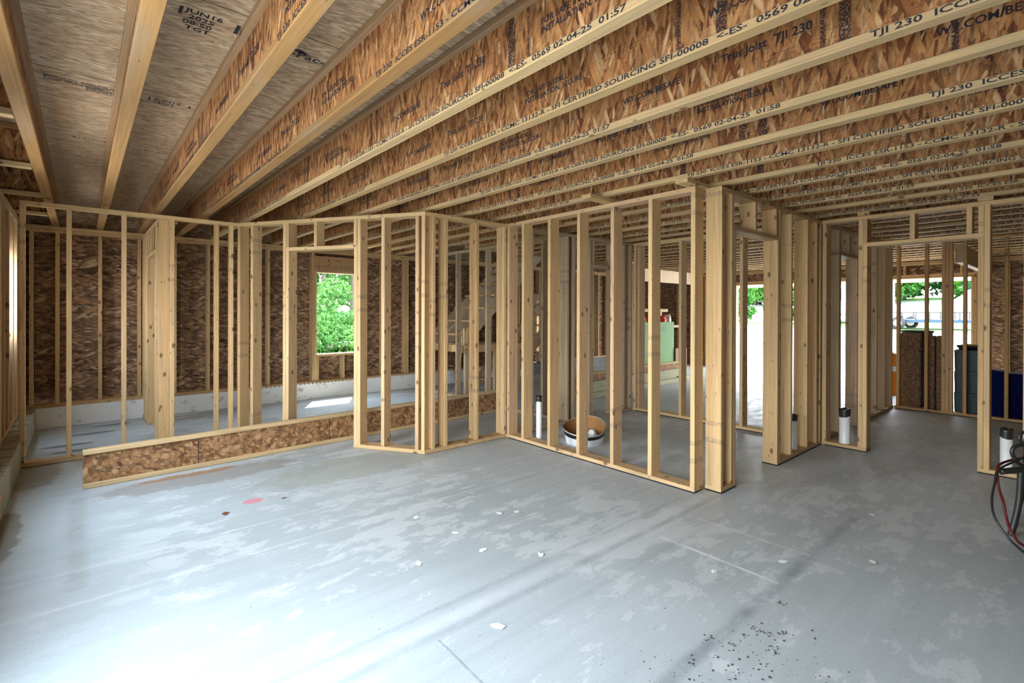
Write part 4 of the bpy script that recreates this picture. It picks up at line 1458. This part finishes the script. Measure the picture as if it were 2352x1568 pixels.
def tree(x, y, s, proto, mat, label, group, k, name='tree'):
    me, tk = proto[k % len(proto)]
    z = gz(x, y)
    r = tag(empty(name, (x, y, z), k * 1.7), label, 'tree', group)
    r.scale = (s, s, s)
    o = bpy.data.objects.new('foliage', me)
    COL.objects.link(o)
    o.parent = r
    if not me.materials:
        me.materials.append(mat)
    else:
        o.material_slots[0].link = 'OBJECT'
        o.material_slots[0].material = mat
    o = bpy.data.objects.new('trunk', tk)
    COL.objects.link(o)
    o.parent = r
    if not tk.materials:
        tk.materials.append(M['bark'])
    return r


for k, (x, y, s) in enumerate(((4.2, 14.4, 0.9), (5.6, 15.4, 1.0), (6.9, 16.2, 1.05), (3.3, 18.6, 1.2), (5.0, 19.8, 1.25), (7.2, 20.4, 1.3), (9.0, 19.0, 1.1), (6.2, 24.5, 1.5), (9.4, 25.0, 1.5), (12.5, 19.5, 1.2), (15.5, 20.5, 1.2), (3.6, 25.5, 1.45))):
    tree(x, y, s, protoA, M['leaf'] if k % 2 else M['leaf_pale'], '%s tree outside the square window, %s from the house' % ('bright green' if k % 2 else 'pale green', ORD[k]), 'trees outside the window', k)
for k, (x, y) in enumerate(((3.9, 12.4), (4.7, 12.7), (5.5, 13.1), (4.4, 13.6), (5.2, 14.1), (6.3, 13.8), (7.2, 14.4))):
    o = bpy.data.objects.new('shrub', protoC[k % 2])
    COL.objects.link(o)
    if not protoC[k % 2].materials:
        protoC[k % 2].materials.append(M['leaf_pale'])
    o.location = (x, y, gz(x, y) - 0.05)
    o.rotation_euler = (0, 0, k)
    tag(o, 'low pale shrub outside the square window, %s from the house' % ORD[k], 'shrub', 'shrubs outside the window')
fl_ = tube('fallen_log', [(4.55, 12.2, gz(4.5, 12.2) + 0.30), (5.0, 12.3, gz(5, 12.3) + 0.36), (5.6, 12.2, gz(5.6, 12.2) + 0.28), (6.0, 12.1, gz(6, 12.1) + 0.1)], 0.07, M['rock'], n=4)
tag(fl_, 'pale bleached log lying in the brush outside the square window', 'log')
tg = random.Random(3)
kk = 0
for row, (X_, s0) in enumerate(((64, 0.75), (73, 0.95), (84, 1.25))):
    for j in range(8):
        y_ = -8 + j * 7.2 + tg.uniform(-1, 1) + row * 1.6
        tree(X_ + tg.uniform(-2, 2), y_, s0 * tg.uniform(0.85, 1.2), protoB, M['leaf_far'] if (j + row) % 3 else M['leaf'],
             'tall tree in the %s row beyond the yard, %s from the right' % (('front', 'middle', 'back')[row], ORD[j]), 'trees beyond the yard', kk)
        kk += 1
for k, (x, y, s) in enumerate(((41, 15.5, 0.35), (43, 13.0, 0.33), (38, 17.5, 0.36), (60, 24, 0.6), (60, 28, 0.6))):
    tree(x, y, s, protoB, M['leaf'], 'smaller bright tree before the wooded edge, %s from the trailer' % ORD[k], 'small trees in the yard', kk + k)

# flatbed utility trailer
tx, ty = 38.0, 6.1
tr = tag(empty('utility_trailer', (tx, ty, gz(tx, ty)), R(-96)), 'flat utility trailer with mesh rails parked on the grass outside', 'trailer')
link('deck', box_mesh(-2.3, 2.3, -0.95, 0.95, 0.42, 0.60, 0.01), M['paint_blue'], tr)
bm = bmesh.new()
for yy in (-0.95, 0.95):
    tube_bm(bm, [(-2.3, yy, 1.02), (2.3, yy, 1.02)], 0.045, 6)
    for i in range(8):
        xx = -2.3 + 4.6 * i / 7
        tube_bm(bm, [(xx, yy, 0.6), (xx, yy, 1.05)], 0.045, 6)
link('side_rail', bm_mesh(bm), M['steel_black'], tr)
bm = bmesh.new()
for i in range(7):
    yy = -0.95 + 1.9 * i / 6
    tube_bm(bm, [(-2.3, yy, 0.6), (-2.5, yy, 2.25)], 0.04, 6)
for z in (0.62, 1.4, 2.25):
    tube_bm(bm, [(-2.3 - 0.2 * (z - 0.6) / 1.65, -0.95, z), (-2.3 - 0.2 * (z - 0.6) / 1.65, 0.95, z)], 0.035, 6)
link('ramp_gate', bm_mesh(bm), M['steel_black'], tr)
for sy in (-1.08, 1.08):
    for xx in (-1.15, ):
        bm = bmesh.new()
        lathe_bm(bm, [(0.001, -0.1), (0.2, -0.1), (0.36, -0.1), (0.38, 0), (0.36, 0.1), (0.2, 0.1), (0.001, 0.1)], 24)
        w_ = link('wheel', bm_mesh(bm, smooth=True), M['rubber'], tr, (xx, sy, 0.38), (R(90), 0, 0))
        bm = bmesh.new()
        lathe_bm(bm, [(0.001, -0.11), (0.19, -0.112), (0.2, 0.112), (0.001, 0.11)], 20)
        link('hub', bm_mesh(bm), M['white'], w_, label='pale wheel hub')
    link('fender', box_mesh(-1.62, -0.68, sy - 0.13, sy + 0.13, 0.78, 0.83, 0.02), M['paint_blue'], tr)
tube('tongue', [(2.3, 0, 0.52), (3.4, 0, 0.50)], 0.05, M['steel_black'], tr, n=1)

# white camper seen through the far door slit
cx_, cy_ = 43.0, 11.4
cp = tag(empty('white_camper', (cx_, cy_, gz(cx_, cy_)), R(-80)), 'white camper trailer with dark windows parked outside', 'camper')
link('body', box_mesh(-2.6, 2.6, -1.1, 1.1, 0.55, 3.0, 0.10), M['white'], cp)
for xx in (-1.9, -0.6, 0.7, 1.9):
    link('window', box_mesh(xx - 0.4, xx + 0.4, -1.115, -1.09, 1.6, 2.5, 0.01), M['glass_dark'], cp, label='dark window')
for xx in (-1.2, 1.2):
    bm = bmesh.new()
    lathe_bm(bm, [(0.001, -0.1), (0.3, -0.1), (0.36, 0), (0.3, 0.1), (0.001, 0.1)], 20)
    link('wheel', bm_mesh(bm, smooth=True), M['rubber'], cp, (xx, -1.0, 0.36), (R(90), 0, 0))
# dirt pile
bm = bmesh.new()
bmesh.ops.create_icosphere(bm, subdivisions=4, radius=1.0)
g_ = random.Random(9)
for v in bm.verts:
    k = 1 + 0.12 * math.sin(v.co.x * 9) * math.cos(v.co.y * 7) + g_.uniform(-0.04, 0.04)
    v.co = Vector((v.co.x * 1.7 * k, v.co.y * 3.2 * k, max(-0.1, v.co.z * 2.2 * k)))
dp_ = link('dirt_pile', bm_mesh(bm, smooth=True), mat_plain('pale_earth', (0.50, 0.38, 0.27), 0.95, 0.3, 2), None, (49, 3.6, gz(49, 3.6)))
tag(dp_, 'big pale earth pile outside behind the trailer', 'dirt pile')
for k, (x, y, s) in enumerate(((17.5, 11.3, 0.22), (18.4, 12.4, 0.3), (19.2, 11.2, 0.25), (20.2, 13.1, 0.35), (21.0, 12.1, 0.28))):
    crumple('boulder', (x, y, gz(x, y) - 0.05), s, M['rock'], 'rough pale rock on the gravel outside, %s counting from the garage' % ORD[k], 'rock', 60 + k, (1, 1.2, 0.7), 'rocks on the gravel')
